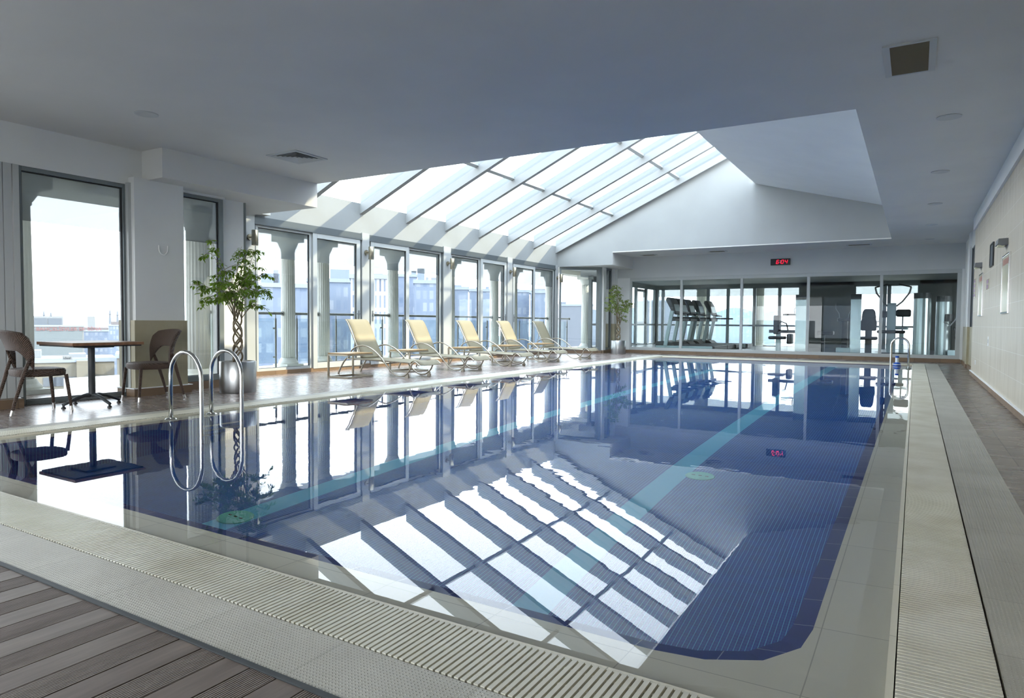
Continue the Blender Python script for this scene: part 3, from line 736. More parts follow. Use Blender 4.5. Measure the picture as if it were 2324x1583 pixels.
for y in ys: fm.box((-.05, y - .06, .08), (.05, y + .06, 2.5))
fm.box((-.05, ys[0], 2.44), (.05, ys[-1], 2.5)); fm.box((-.05, ys[0], .08), (.05, ys[-1], .14)); fm.box((-.035, ys[0], .90), (.035, ys[-1], .97))
fm.build('frame', M['alugrey'], t)
for a, b in zip(ys[:-1], ys[1:]): MB().box((-.006, a + .06, .1), (.006, b - .06, 2.46)).build('pane', M['glass'], t)
c = MB(); c.box((-.09, 26.26, .98), (-.01, 26.34, 2.4)); c.box((-.09, 27.3, .98), (-.01, 27.38, 2.4)); c.box((-.09, 26.26, 2.3), (-.01, 27.38, 2.4)); c.box((-.09, 26.26, .98), (-.01, 27.38, 1.06)); c.build('opening_sash', M['alugrey'], t)

# ------------------------------------------------------------------ balcony
c = MB(); c.box((-12.6, 6.0, -.35), (XW - .2, 33, -.03)); c.box((XW - .21, 5.2, -.35), (-8.8, 7.7, -.03)); c.box((-10.6, 3.9, -.35), (-9.95, 4.7, -.03)); c.box((-12.6, GY + .2, -.35), (3, 33, -.03)); struct(c, 'floor_balcony', M['slab'], 'pale balcony floor outside the glazed doors', 'floor')
c = MB(); c.box((-12.5, -6, 3.02), (XW - .25, 33, 3.3)); c.box((XW - .26, -6, 2.95), (-8.95, 7.6, 3.3)); c.box((-12.5, GY + .2, 2.85), (3, 32, 3.3)); struct(c, 'roof_overhang', M['slab'], 'pale concrete overhang above the balcony', 'roof overhang')
def column(x, y, r, top, label):
    t = thing('stone_column', label, 'column', (x, y, -.03), group=None)
    sh = MB(); prof = [(r * .98, .22), (r, 1.0), (r * .93, top - .36)]
    sh.lathe(prof, 128, flute=r * .09, nf=20); sh.build('shaft', M['stone'], t, smooth='all')
    cp = MB().lathe([(r * .95, top - .37), (r * 1.02, top - .35), (r * .97, top - .33), (r * 1.1, top - .30), (r * 1.38, top - .20), (r * 1.42, top - .16), (r * 1.3, top - .15)], 40); cp.build('capital', M['stone'], t, True)
    MB().box((-r * 1.6, -r * 1.6, top - .16), (r * 1.6, r * 1.6, top)).build('abacus', M['stone'], t, bevel=.008)
    MB().lathe([(r * 1.35, .08), (r * 1.4, .12), (r * 1.2, .16), (r * 1.05, .22)], 40).box((-r * 1.5, -r * 1.5, 0), (r * 1.5, r * 1.5, .09)).build('base', M['stone'], t)
    return t
CX = -11.65
cols = [(10.05, 'fluted stone column seen through the fixed pane of the first bay'), (11.05, 'fluted stone column seen through the first sliding door'), (13.45, 'fluted stone column behind the handle side of the second bay'),
        (15.95, 'fluted stone column half hidden by the pillar after the second bay'), (18.35, 'fluted stone column behind the second lounger-side door of the third bay'), (19.55, 'dark fluted column beside the pillar before the last bay'), (22.15, 'fluted stone column by the end of the last glazed bay')]
for y, lb in cols: column(CX, y, .15, 2.87, lb)
column(-11.15, 24.25, .16, 2.87, 'sunlit fluted stone column outside the bright slanting window')
column(-10.25, 4.30, .21, 2.90, 'dark fluted column at the edge of the window behind the chairs')
column(-10.2, 6.93, .19, 2.86, 'large fluted column seen through the narrow window')
column(-10.9, 7.75, .15, 2.86, 'smaller fluted column just behind the large one in the narrow window')
for x, lb in ((-8.15, 'fluted column outside the gym behind the treadmill consoles'), (-5.75, 'fluted column outside the gym between treadmills and weights')): column(x, 30.0, .24, 2.86, lb)
c = MB(); c.box((-11.9, 8, 2.84), (-11.4, 27, 3.03)); c.box((-10.6, 3.9, 2.87), (-9.95, 8.2, 2.96)); struct(c, 'balcony_beam', M['slab'], 'pale beam carried by the balcony columns', 'beam')
def railing(p, q, label, posts):
    p, q = Vector((p[0], p[1], 0)), Vector((q[0], q[1], 0)); d = q - p; Ln = d.length
    t = thing('balcony_railing', label, 'railing', (p.x, p.y, -.03), math.atan2(d.y, d.x))
    MB().tube([(0, 0, 1.175), (Ln, 0, 1.175)], .03, 12).build('handrail', M['railsteel'], t, True)
    [MB().tube([(a, 0, 1.175), (a + .02, 0, 1.175)], .05, 14).build('end_flange', M['railsteel'], t, True) for a in (0, Ln - .02)]
    MB().box((.18, .05, .12), (Ln - .18, .062, 1.07)).build('glass_panel', M['railglass'], t)
    for s in posts:
        x = Ln * s if s < 1.5 else Ln - .2
        po = MB().tube([(x, 0, 0), (x, 0, 1.07)], .021, 10).tube([(x, 0, 1.07), (x, 0, 1.16)], .009, 8).build('post', M['railsteel'], t, True)
        sg = 1 if s < .5 else -1
        for z in (.25, .86): MB().tube([(x, 0, z), (x + sg * .05, .03, z)], .017, 10).build('clamp', M['railsteel'], po, True)
ys = [8.2] + [y for y, _ in cols] + [24.0]
lab = ['before the paired columns', 'between the two paired columns', 'behind the first two loungers', 'behind the second bay', 'behind the third bay', 'between the two close columns of the third bay end', 'behind the last bay', 'outside the bright slanting window']
for a, b, l in zip(ys[:-1], ys[1:], lab): railing((CX, a + .15), (CX, b - .15), 'steel and glass balcony railing ' + l, (.12, .88))
railing((-10.35, 7.1), (-11.4, 8.1), 'short railing piece seen through the narrow window', (.2, .8))

# ------------------------------------------------------------------ city outside
hq = lambda r, g, b: tuple(c * .30 for c in srgb(r, g, b)[:3]) + (1,)  # left-hand city colours with haze put in, dimmed more against the sun
def facade(name, wall, w1, w2, bw, rh, mort, rough=.5):
    mt, t, b = newmat(name)
    p = sep(t, coords(t))
    bk = brick(t, comb(t, mth(t, 'ADD', p[0], p[1]), p[2], 0.0), bw, rh, mort, w1, w2, wall)
    lk(t, bk.outputs['Color'], b.inputs['Base Color']); b.inputs['Roughness'].default_value = rough; b.inputs['Specular IOR Level'].default_value = .2
    return mt
hz = lambda r, g, b: tuple(c * .50 for c in srgb(r, g, b)[:3]) + (1,)          # pale blue haze put into the building colours, dimmed against the bright sky
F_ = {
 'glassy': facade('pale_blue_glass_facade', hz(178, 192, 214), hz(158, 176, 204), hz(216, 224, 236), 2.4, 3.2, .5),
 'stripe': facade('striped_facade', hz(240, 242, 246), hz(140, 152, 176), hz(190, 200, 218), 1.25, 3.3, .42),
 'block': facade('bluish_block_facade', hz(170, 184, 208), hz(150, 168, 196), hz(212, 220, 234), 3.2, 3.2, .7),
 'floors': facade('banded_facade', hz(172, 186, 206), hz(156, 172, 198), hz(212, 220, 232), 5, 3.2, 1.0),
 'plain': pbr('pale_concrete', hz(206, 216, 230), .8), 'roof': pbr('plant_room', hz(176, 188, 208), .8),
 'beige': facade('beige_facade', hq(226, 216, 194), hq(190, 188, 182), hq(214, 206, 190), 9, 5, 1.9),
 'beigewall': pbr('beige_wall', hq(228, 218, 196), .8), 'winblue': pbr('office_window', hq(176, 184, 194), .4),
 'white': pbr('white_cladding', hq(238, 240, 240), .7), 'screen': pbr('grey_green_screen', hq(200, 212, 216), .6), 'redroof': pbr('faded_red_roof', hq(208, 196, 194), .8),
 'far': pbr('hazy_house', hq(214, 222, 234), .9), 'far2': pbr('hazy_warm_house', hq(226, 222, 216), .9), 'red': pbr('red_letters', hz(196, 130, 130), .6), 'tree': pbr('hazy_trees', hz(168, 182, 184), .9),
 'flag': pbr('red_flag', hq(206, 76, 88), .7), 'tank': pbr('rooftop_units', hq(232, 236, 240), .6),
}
def building(name, label, x0, x1, ytop, D, depth, mat, base=-70, roof=(), parts=None):
    p, q = at_dist(x0, 720, D), at_dist(x1, 720, D); p.z = q.z = 0
    h = at_dist((x0 + x1) / 2, ytop, D).z
    d = (q - p); Ln = d.length; d.normalize(); n = Vector((-d.y, d.x, 0))
    if n.dot(p) < 0: n = -n
    t = thing(name, label, 'building', (p.x, p.y, base), math.atan2(d.y, d.x))
    sg = 1 if Vector((-d.y, d.x, 0)).dot(n) > 0 else -1
    MB().box((0, 0, 0), (Ln, sg * depth, h - base)).build('facade', F_[mat], t)
    MB().box((-.3, -sg * .3, h - base), (Ln + .3, sg * (depth + .3), h - base + .9)).build('roof_edge', F_['plain'], t)
    for (a, b, hh, m_) in roof: MB().box((Ln * a, sg * depth * .2, h - base + .8), (Ln * b, sg * depth * .7, h - base + hh)).build('plant_room', F_[m_], t)
    return t, Ln, h - base, sg
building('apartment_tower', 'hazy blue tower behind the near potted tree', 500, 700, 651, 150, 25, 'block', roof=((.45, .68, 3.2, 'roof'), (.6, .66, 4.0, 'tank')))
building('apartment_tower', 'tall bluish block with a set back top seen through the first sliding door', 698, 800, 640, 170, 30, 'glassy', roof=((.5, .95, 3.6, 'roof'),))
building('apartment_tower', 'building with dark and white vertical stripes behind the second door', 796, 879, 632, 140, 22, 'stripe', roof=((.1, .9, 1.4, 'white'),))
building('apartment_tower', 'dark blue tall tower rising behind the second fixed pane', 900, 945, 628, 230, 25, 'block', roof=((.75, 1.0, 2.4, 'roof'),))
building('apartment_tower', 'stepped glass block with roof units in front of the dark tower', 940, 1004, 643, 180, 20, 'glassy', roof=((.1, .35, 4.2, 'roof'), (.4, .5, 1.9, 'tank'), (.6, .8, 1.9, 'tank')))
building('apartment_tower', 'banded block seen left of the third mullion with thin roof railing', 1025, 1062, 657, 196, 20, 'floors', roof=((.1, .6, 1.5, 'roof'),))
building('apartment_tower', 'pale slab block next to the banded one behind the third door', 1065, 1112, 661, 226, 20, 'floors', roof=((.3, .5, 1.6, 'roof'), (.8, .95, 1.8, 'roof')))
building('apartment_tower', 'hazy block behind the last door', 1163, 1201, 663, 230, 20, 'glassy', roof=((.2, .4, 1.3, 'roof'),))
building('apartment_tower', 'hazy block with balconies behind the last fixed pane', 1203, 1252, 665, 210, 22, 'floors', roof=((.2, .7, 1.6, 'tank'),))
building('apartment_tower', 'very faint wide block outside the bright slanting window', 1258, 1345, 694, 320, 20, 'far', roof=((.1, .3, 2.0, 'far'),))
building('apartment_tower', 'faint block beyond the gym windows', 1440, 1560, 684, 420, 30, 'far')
# view to the left: long office building, beige block, small houses
t, Ln, hh, sg = building('office_building', 'long white framed office building with a red sign above the table', 40, 190, 741, 420, 40, 'white', base=-75, roof=((.2, .68, 5.4, 'white'),))
MB().box((Ln * .03, -sg * .4, 40), (Ln * .97, sg * .0, hh - 2.2)).build('screen_front', F_['screen'], t)
MB().box((Ln * .22, sg * 7.7, hh + 1.0), (Ln * .43, sg * 7.9, hh + 4.4)).box((Ln * .45, sg * 7.7, hh + 1.0), (Ln * .66, sg * 7.9, hh + 4.4)).build('window_band', F_['winblue'], t)
def text(s, size, depth, mat, name):
    cu = bpy.data.curves.new(name, 'FONT'); cu.body = s; cu.size = size; cu.extrude = depth
    o = bpy.data.objects.new(name, cu); COL.objects.link(o)
    me = bpy.data.meshes.new_from_object(o.evaluated_get(bpy.context.evaluated_depsgraph_get()))
    COL.objects.unlink(o); bpy.data.objects.remove(o)
    me.name = name; me.materials.clear(); me.materials.append(mat)
    n_ = bpy.data.objects.new(name, me); COL.objects.link(n_); return n_
sg_o = text('IT BAHÇELİEVLER EK BİNA', 2.6, .1, F_['red'], 'sign_letters'); sg_o.parent = t; sg_o.rotation_euler = (PI / 2, 0, 0 if sg > 0 else 0); sg_o.location = (Ln * .16, -sg * .6, hh - 2.0)
building('office_block', 'pale block with a faded red roof right of the office building', 190, 246, 752, 470, 25, 'block', base=-75, roof=((.0, 1.0, 2.2, 'redroof'), (.15, .45, 9, 'white')))
building('office_block', 'bluish block with red roof by the window jamb', 246, 300, 740, 520, 25, 'glassy', base=-75, roof=((.1, .9, 3.0, 'redroof'),))
t, Ln, hh, sg = building('school_building', 'long beige building with small square windows below the table', 20, 258, 822, 178, 14, 'beigewall', base=-60, roof=((.0, .28, 2.6, 'white'), (.55, .72, 1.7, 'tank')))
for r_ in range(3):
    for k in range(7):
        x_ = Ln * (.30 + .1 * k + (.02 if k > 3 else 0)); z_ = hh - 5.2 - r_ * 4.2
        MB().box((x_, -sg * .12, z_), (x_ + 2.4, sg * .1, z_ + 2.0)).box((x_ + 1.1, -sg * .2, z_), (x_ + 1.3, 0, z_ + 2)).build('window', F_['winblue'], t)
MB().box((Ln * .62, -sg * 3, 0), (Ln * .80, 0, hh + .4)).build('stair_tower', F_['beigewall'], t)
t, Ln, hh, sg = building('school_building', 'beige wing with windows next to the right wicker chair', 264, 330, 812, 160, 14, 'beigewall', base=-60)
for r_ in range(4):
    for k in range(3):
        x_ = Ln * (.12 + .28 * k); z_ = hh - 3.6 - r_ * 3.2
        MB().box((x_, -sg * .12, z_), (x_ + .9, sg * .1, z_ + 1.7)).build('window', F_['winblue'], t)
t, Ln, hh, sg = building('yellow_house', 'pale yellow house with a red flag on its roof', 270, 330, 797, 260, 14, 'beigewall', base=-60)
t2 = thing('red_flag', 'red flag on the roof of the pale yellow house', 'flag', tuple(at_dist(276, 785, 258)))
MB().tube([(0, 0, -1), (0, 0, 4.2)], .08, 8).build('pole', F_['white'], t2); MB().add([(0, 0, 3.9), (-.9, .25, 0), (.5, -.1, .1), (.1, 0, 3.9)], [(0, 1, 2, 3)]).build('cloth', F_['flag'], t2, solid=.05)
ad = thing('roof_sign', 'white sign with dark lettering on the roof of the beige building', 'sign', tuple(at_dist(142, 817, 172)))
dv = at_dist(157, 817, 172) - at_dist(142, 817, 172); ad.rotation_euler = (0, 0, math.atan2(dv.y, dv.x))
MB().box((0, 0, 0), (1.75, .06, .95)).build('board', F_['white'], ad)
tx = text('ideal', .75, .02, M['dark'], 'sign_letters'); tx.parent = ad; tx.rotation_euler = (PI / 2, 0, 0); tx.location = (.12, -.03, .22)
for k, (px_, yt) in enumerate(((100, 703), (116, 706), (250, 700), (267, 703))):
    o = at_dist(px_, 735, 900)
    t = thing('minaret', ('pair of slim pale minarets above the long office building' if k < 2 else 'pair of slim pale minarets near the window jamb'), 'minaret', tuple(o), group='minarets over the office building' if k < 2 else 'minarets by the jamb')
    hgt = at_dist(px_, yt, 900).z - o.z
    MB().lathe([(1.1, 0), (1.0, hgt * .62), (1.6, hgt * .64), (1.6, hgt * .67), (.8, hgt * .68), (.8, hgt * .84), (.05, hgt)], 10).build('shaft', F_['far'], t)
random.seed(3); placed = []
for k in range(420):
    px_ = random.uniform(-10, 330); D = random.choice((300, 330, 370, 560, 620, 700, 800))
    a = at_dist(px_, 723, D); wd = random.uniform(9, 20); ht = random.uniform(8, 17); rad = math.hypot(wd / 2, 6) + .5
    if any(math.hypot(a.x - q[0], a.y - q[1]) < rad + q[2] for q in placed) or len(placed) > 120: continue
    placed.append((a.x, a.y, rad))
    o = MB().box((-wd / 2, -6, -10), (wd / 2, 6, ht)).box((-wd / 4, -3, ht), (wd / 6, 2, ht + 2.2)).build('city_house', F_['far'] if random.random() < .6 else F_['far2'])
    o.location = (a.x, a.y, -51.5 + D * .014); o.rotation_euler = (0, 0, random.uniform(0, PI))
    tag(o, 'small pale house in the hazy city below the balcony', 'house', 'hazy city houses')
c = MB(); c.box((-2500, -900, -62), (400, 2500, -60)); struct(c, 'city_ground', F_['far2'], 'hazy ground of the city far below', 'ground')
def hill(name, label, x0, x1, ytop, D, mat):
    mb = MB(); P = []
    for k in range(33):
        px_ = x0 + (x1 - x0) * k / 32; yy = ytop + 5 * math.sin(k * .9) + 4 * math.sin(k * .37 + 1)
        P.append(at_dist(px_, yy, D))
    vs = [(p.x, p.y, -60) for p in P] + [tuple(p) for p in P] + [(p.x * 1.25, p.y * 1.25, -60) for p in P]; n_ = 33
    mb.add(vs, [(i, i + 1, n_ + i + 1, n_ + i) for i in range(32)] + [(n_ + i, n_ + i + 1, 2 * n_ + i + 1, 2 * n_ + i) for i in range(32)])
    struct(mb, name, mat, label, 'hills', smooth='all')
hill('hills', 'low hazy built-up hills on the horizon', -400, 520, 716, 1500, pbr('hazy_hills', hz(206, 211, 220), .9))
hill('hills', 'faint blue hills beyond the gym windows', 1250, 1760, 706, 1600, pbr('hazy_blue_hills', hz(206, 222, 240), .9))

for k, (x_, w_, h_) in enumerate(((-70, 30, 24), (-36, 22, 6), (-8, 26, 16))):
    t = thing('apartment_tower', ('hazy block opposite the end glazing, out of the picture', 'low hazy block opposite the end glazing, out of the picture', 'wide hazy block opposite the end glazing, out of the picture')[k], 'building', (x_, -150, -60))
    MB().box((-w_ / 2, -20, 0), (w_ / 2, 0, 60 + h_ - 4)).build('facade', F_['block'], t)

# ------------------------------------------------------------------ sun loungers
def lounger():
    t = thing('sun_lounger', 'x', 'sun lounger', (0, 0, 0), group='sun loungers along the glazed wall')
    W = .31
    def curve(pts, n=6):                         # smooth path through points (Catmull-Rom)
        P = [Vector(p) for p in pts]; out = []
        for i in range(len(P) - 1):
            a, b, c, d = P[max(i - 1, 0)], P[i], P[i + 1], P[min(i + 2, len(P) - 1)]
            for k in range(n):
                u = k / n; out.append(.5 * ((2 * b) + (c - a) * u + (2 * a - 5 * b + 4 * c - d) * u * u + (3 * b - a - 3 * c + d) * u ** 3))
        return out + [P[-1]]
    # x = 0 at the foot block, head towards -x
    for s in (-1, 1):
        y = s * W
        arm = curve([(-1.42, y, .31), (-1.33, y, .455), (-1.20, y, .525), (-1.03, y, .545), (-.84, y, .49), (-.66, y, .37), (-.50, y, .22), (-.36, y, .085), (-.22, y, .022), (-.08, y, .035), (.03, y, .12), (.09, y, .23), (.145, y, .285), (.20, y, .275), (.255, y, .225)])
        MB().tube(arm, .0165, 8, flat=.8).build('arm_frame', M['frame_cream'], t, smooth='all')
        leg = curve([(-1.47, y * .96, .31), (-1.56, y * .96, .22), (-1.66, y * .96, .07), (-1.69, y * .96, .0)])
        MB().tube(leg, .016, 8).build('rear_leg', M['frame_cream'], t, smooth='all')
        MB().tube([(-1.46, y * .95, .295), (-.9, y * .95, .285), (-.35, y * .95, .275), (-.02, y * .95, .268), (.06, y * .95, .262)], .014, 8).build('seat_rail', M['frame_cream'], t, True)
        MB().tube(curve([(-1.12, y * .9, .32), (-1.24, y * .9, .54), (-1.38, y * .9, .80), (-1.46, y * .9, .95), (-1.52, y * .9, 1.02)], 4), .013, 8).build('back_rail', M['frame_cream'], t, smooth='all')
        MB().box((-.045, y - .02, 0), (.025, y + .02, .03)).prism([(-.03, .03), (.02, .03), (.012, .075), (-.012, .05)], lambda p: (p[0], y - .015, p[1]), lambda p: (p[0], y + .015, p[1])).build('foot_block', M['frame_cream'], t)
        MB().tube([(-1.36, y * .6, .72), (-1.42, y * .6, .30)], .009, 6).build('back_strut', M['frame_cream'], t, True)
    MB().tube([(-1.62, -W * .96, .13), (-1.62, W * .96, .13)], .013, 8).build('rear_bar', M['frame_cream'], t, True)
    MB().tube([(-.62, -W * .95, .275), (-.62, -W * .5, .225), (-.62, W * .5, .225), (-.62, W * .95, .275)], .010, 8).build('under_bar', M['frame_cream'], t, True)
    MB().tube([(-1.38, -W * .6, .72), (-1.38, W * .6, .72)], .009, 6).build('back_bar', M['frame_cream'], t, True)
    ps = curve([(-1.44, 0, .312), (-.9, 0, .298), (-.35, 0, .288), (-.06, 0, .276), (.02, 0, .27), (.08, 0, .292), (.14, 0, .305), (.21, 0, .283), (.27, 0, .232)], 5)
    n_ = len(ps) - 1
    MB().grid(4, n_, lambda u, v: (ps[round(v * n_)].x, (u - .5) * 2 * W * .93, ps[round(v * n_)].z - .012 * math.sin(u * PI))).build('seat_sling', M['sling'], t, smooth='all', solid=.006)
    pb = curve([(-1.10, 0, .315), (-1.20, 0, .50), (-1.34, 0, .78), (-1.43, 0, .945), (-1.49, 0, 1.01), (-1.56, 0, 1.03)], 5); m_ = len(pb) - 1
    MB().grid(4, m_, lambda u, v: (pb[round(v * m_)].x - .012 * math.sin(u * PI), (u - .5) * 2 * W * .88, pb[round(v * m_)].z)).build('back_sling', M['sling'], t, smooth='all', solid=.006)
    return t
LG = [(-7.66, 9.55, 'first cream sling lounger, right beside the near side table by the first bay'), (-7.77, 11.41, 'cream sling lounger second along the row from the near potted tree'),
      (-7.80, 13.30, 'middle cream sling lounger of the row of five'), (-7.84, 15.14, 'fourth cream sling lounger, second from the far end of the row'), (-7.80, 17.0, 'last cream sling lounger, nearest the bright slanting window')]
l0 = lounger()
for i, (x, y, lb) in enumerate(LG):
    if i == 0: l0.location = (x, y, 0); l0['label'] = lb
    else: again(l0, (x, y, 0), 0, lb)
def side_table():
    t = thing('side_table', 'x', 'side table', group='small side tables between the loungers')
    MB().box((-.24, -.31, .415), (.24, .31, .435)).build('table_top', M['slatwood'], t, bevel=.002)
    a, b, r = .232, .302, .014
    def sq(z): return MB().box((-a, -b - r, z - r), (a, -b + r, z + r)).box((-a, b - r, z - r), (a, b + r, z + r)).box((-a - r, -b - r, z - r), (-a + r, b + r, z + r)).box((a - r, -b - r, z - r), (a + r, b + r, z + r))
    sq(.40).build('top_frame', M['frame_cream'], t); sq(.014).build('base_frame', M['frame_cream'], t)
    for s in (-1, 1): MB().box((-a - r, s * b - r, .014), (-a + r, s * b + r, .40)).build('leg', M['frame_cream'], t)
    return t
ST = [(-8.62, 8.82, 'square topped side table standing before the first lounger'), (-8.72, 10.56, 'side table between the first and second lounger'), (-8.62, 12.38, 'side table between the second and middle lounger'),
      (-8.62, 14.18, 'side table between the middle and fourth lounger'), (-8.72, 16.12, 'side table between the fourth and last lounger')]
s0 = side_table()
for i, (x, y, lb) in enumerate(ST):
    if i == 0: s0.location = (x, y, 0); s0['label'] = lb
    else: again(s0, (x, y, 0), 0, lb)

# ------------------------------------------------------------------ table and wicker chairs
tb = thing('cafe_table', 'square brown topped table between the two wicker chairs', 'table', (-8.13, 4.17, 0))
MB().box((-.39, -.39, .705), (.39, .39, .738)).build('table_top', M['tablewood'], tb, bevel=.004)
MB().box((-.37, -.37, .690), (.37, .37, .705)).build('underside', M['black'], tb)
MB().box((-.17, -.17, .672), (.17, .17, .690)).build('mounting_plate', M['dark'], tb, bevel=.006)
MB().lathe([(.036, .10), (.036, .68)], 20).build('pole', M['dark'], tb, True)
for k in range(4):
    a = PI / 4 * 0 + k * PI / 2 + .08; ca, sa = math.cos(a), math.sin(a)
    P = [(r * ca, r * sa, z) for r, z in ((.0, .115), (.08, .125), (.17, .105), (.26, .065), (.325, .04))]
    o = MB().tube(P, [.03, .026, .022, .02, .019], 10, flat=.8).build('foot', M['dark'], tb, smooth='all')
    MB().lathe([(.02, .012), (.012, .02), (.012, .035)], 12, (.318 * ca, .318 * sa, 0)).lathe([(.024, 0), (.022, .014)], 12, (.318 * ca, .318 * sa, 0)).build('glide', M['black'], o, True)
def wicker_chair():
    t = thing('wicker_chair', 'x', 'chair', group='wicker chairs at the square table')
    def plan(a, r=1.0):                          # rounded seat outline
        c_, s_ = math.cos(a), math.sin(a); e_ = 2 / 3.0
        return Vector((.235 * r * math.copysign(abs(c_) ** e_, c_), .232 * r * math.copysign(abs(s_) ** e_, s_), 0))
    sm = MB(); n = 40; vs = []; prof = [(.90, .385), (1.0, .392), (1.02, .42), (1.02, .445), (.98, .462), (.86, .468), (.45, .462), (.02, .460)]
    for r, z in prof:
        for k in range(n): p = plan(2 * PI * k / n, r); vs.append((p.x, p.y, z))
    fs = [(i * n + k, i * n + (k + 1) % n, (i + 1) * n + (k + 1) % n, (i + 1) * n + k) for i in range(len(prof) - 1) for k in range(n)]
    fs += [tuple(range(n - 1, -1, -1)), tuple((len(prof) - 1) * n + k for k in range(n))]
    sm.add(vs, fs).build('seat', M['wicker'], t, smooth='all')
    def bk(u, v):
        q = 2 * u - 1; a = abs(q)
        zb = .665 - .22 * max(0, (a - .38) / .62) ** 1.6; zt = .872 - .035 * q * q - .05 * max(0, a - .85) / .15
        z = zb + (zt - zb) * v
        wx = .245 + .045 * (z - .45) / .42
        y = -.235 + .115 * a ** 2.2 - .10 * max(0, (z - .60) / .27) ** 1.8
        return (wx * math.sin(q * 1.25) / math.sin(1.25), y, z)
    MB().grid(28, 12, bk).build('backrest', M['wicker'], t, smooth='all', solid=.028)
    for s in (-1, 1):
        def leg(pts, rs, nm):
            o = MB().tube(pts, rs, 10).build('leg', M['wicker'], t, smooth='all')
            b = Vector(pts[0]); d = (Vector(pts[1]) - b).normalized()
            MB().tube([b - d * .0, b - d * -.002], .015, 10).tube([b + d * .0, b + d * .055], .0165, 12).build('leg_cap', M['chrome'], o, True)
        leg([(s * .225, .235, .0), (s * .215, .222, .15), (s * .20, .195, .40)], [.0135, .017, .019], 'f')
        leg([(s * .225, -.325, .0), (s * .222, -.28, .17), (s * .225, -.225, .36), (s * .238, -.19, .48), (s * .247, -.155, .58)], [.0135, .017, .02, .02, .017], 'r')
    return t
w0 = wicker_chair(); w0.location = (-8.10, 3.60, 0); w0.rotation_euler = (0, 0, math.radians(-4))
w0['label'] = 'brown wicker chair with its back to the picture border, facing the table'
again(w0, (-8.20, 4.90, 0), PI + math.radians(-6), 'brown wicker chair in front of the wide pillar with olive tiles')

# ------------------------------------------------------------------ pool ladders
def ladder(name, loc, rz, label, reach, rise, gap_):
    t = thing(name, label, 'ladder', loc, rz)
    for s in (-1, 1):
        y = s * gap_ / 2; r = reach / 2; P = [(0, y, -.03), (0, y, rise - r)]
        P += [(r - r * math.cos(a * PI / 12), y, rise - r + r * 1.0 * math.sin(a * PI / 12)) for a in range(1, 12)]
        P += [(reach, y, rise - r), (reach, y, .1), (reach, y, -.05), (reach, y, -.95)]
        MB().tube(P, .0205, 14).build('rail', M['steel'], t, smooth='all')
        MB().lathe([(.056, -.022), (.058, -.014), (.05, -.006), (.024, .004)], 22, (0, y, 0)).build('flange', M['steel'], t, True)
    for z in (-.25, -.5, -.75): MB().box((reach - .04, -gap_ / 2, z - .012), (reach + .04, gap_ / 2, z + .012)).build('step', M['steel'], t, bevel=.004)
    return t
ladder('pool_ladder', (-6.50, 4.33, 0), 0, 'steel pool ladder standing in the water before the wicker chairs', .50, .675, .46)
ladder('pool_ladder', (-.115, 18.25, 0), PI, 'steel pool ladder at the far corner by the right-angled walkway grate', .36, .70, .46)

# floating dispenser
t = thing('chlorine_dispenser', 'floating white and blue dispenser beside the far ladder', 'pool dispenser', (-.37, 19.45, -.018))
MB().lathe([(.02, -.03), (.07, -.02), (.085, .0), (.085, .012), (.08, .02)], 24).build('lower_ring', M['blue'], t, True)
MB().lathe([(.082, .02), (.088, .026), (.088, .036), (.08, .042)], 24).build('middle_ring', M['whiteplastic'], t, True)
MB().lathe([(.08, .042), (.085, .05), (.06, .075), (.042, .085)], 24).build('upper_ring', M['blue'], t, True)
MB().lathe([(.04, .085), (.04, .20)], 20).build('tube', M['whiteplastic'], t, True)
MB().lathe([(.043, .20), (.043, .24), (.03, .245)], 20).build('cap', M['blue'], t, True)

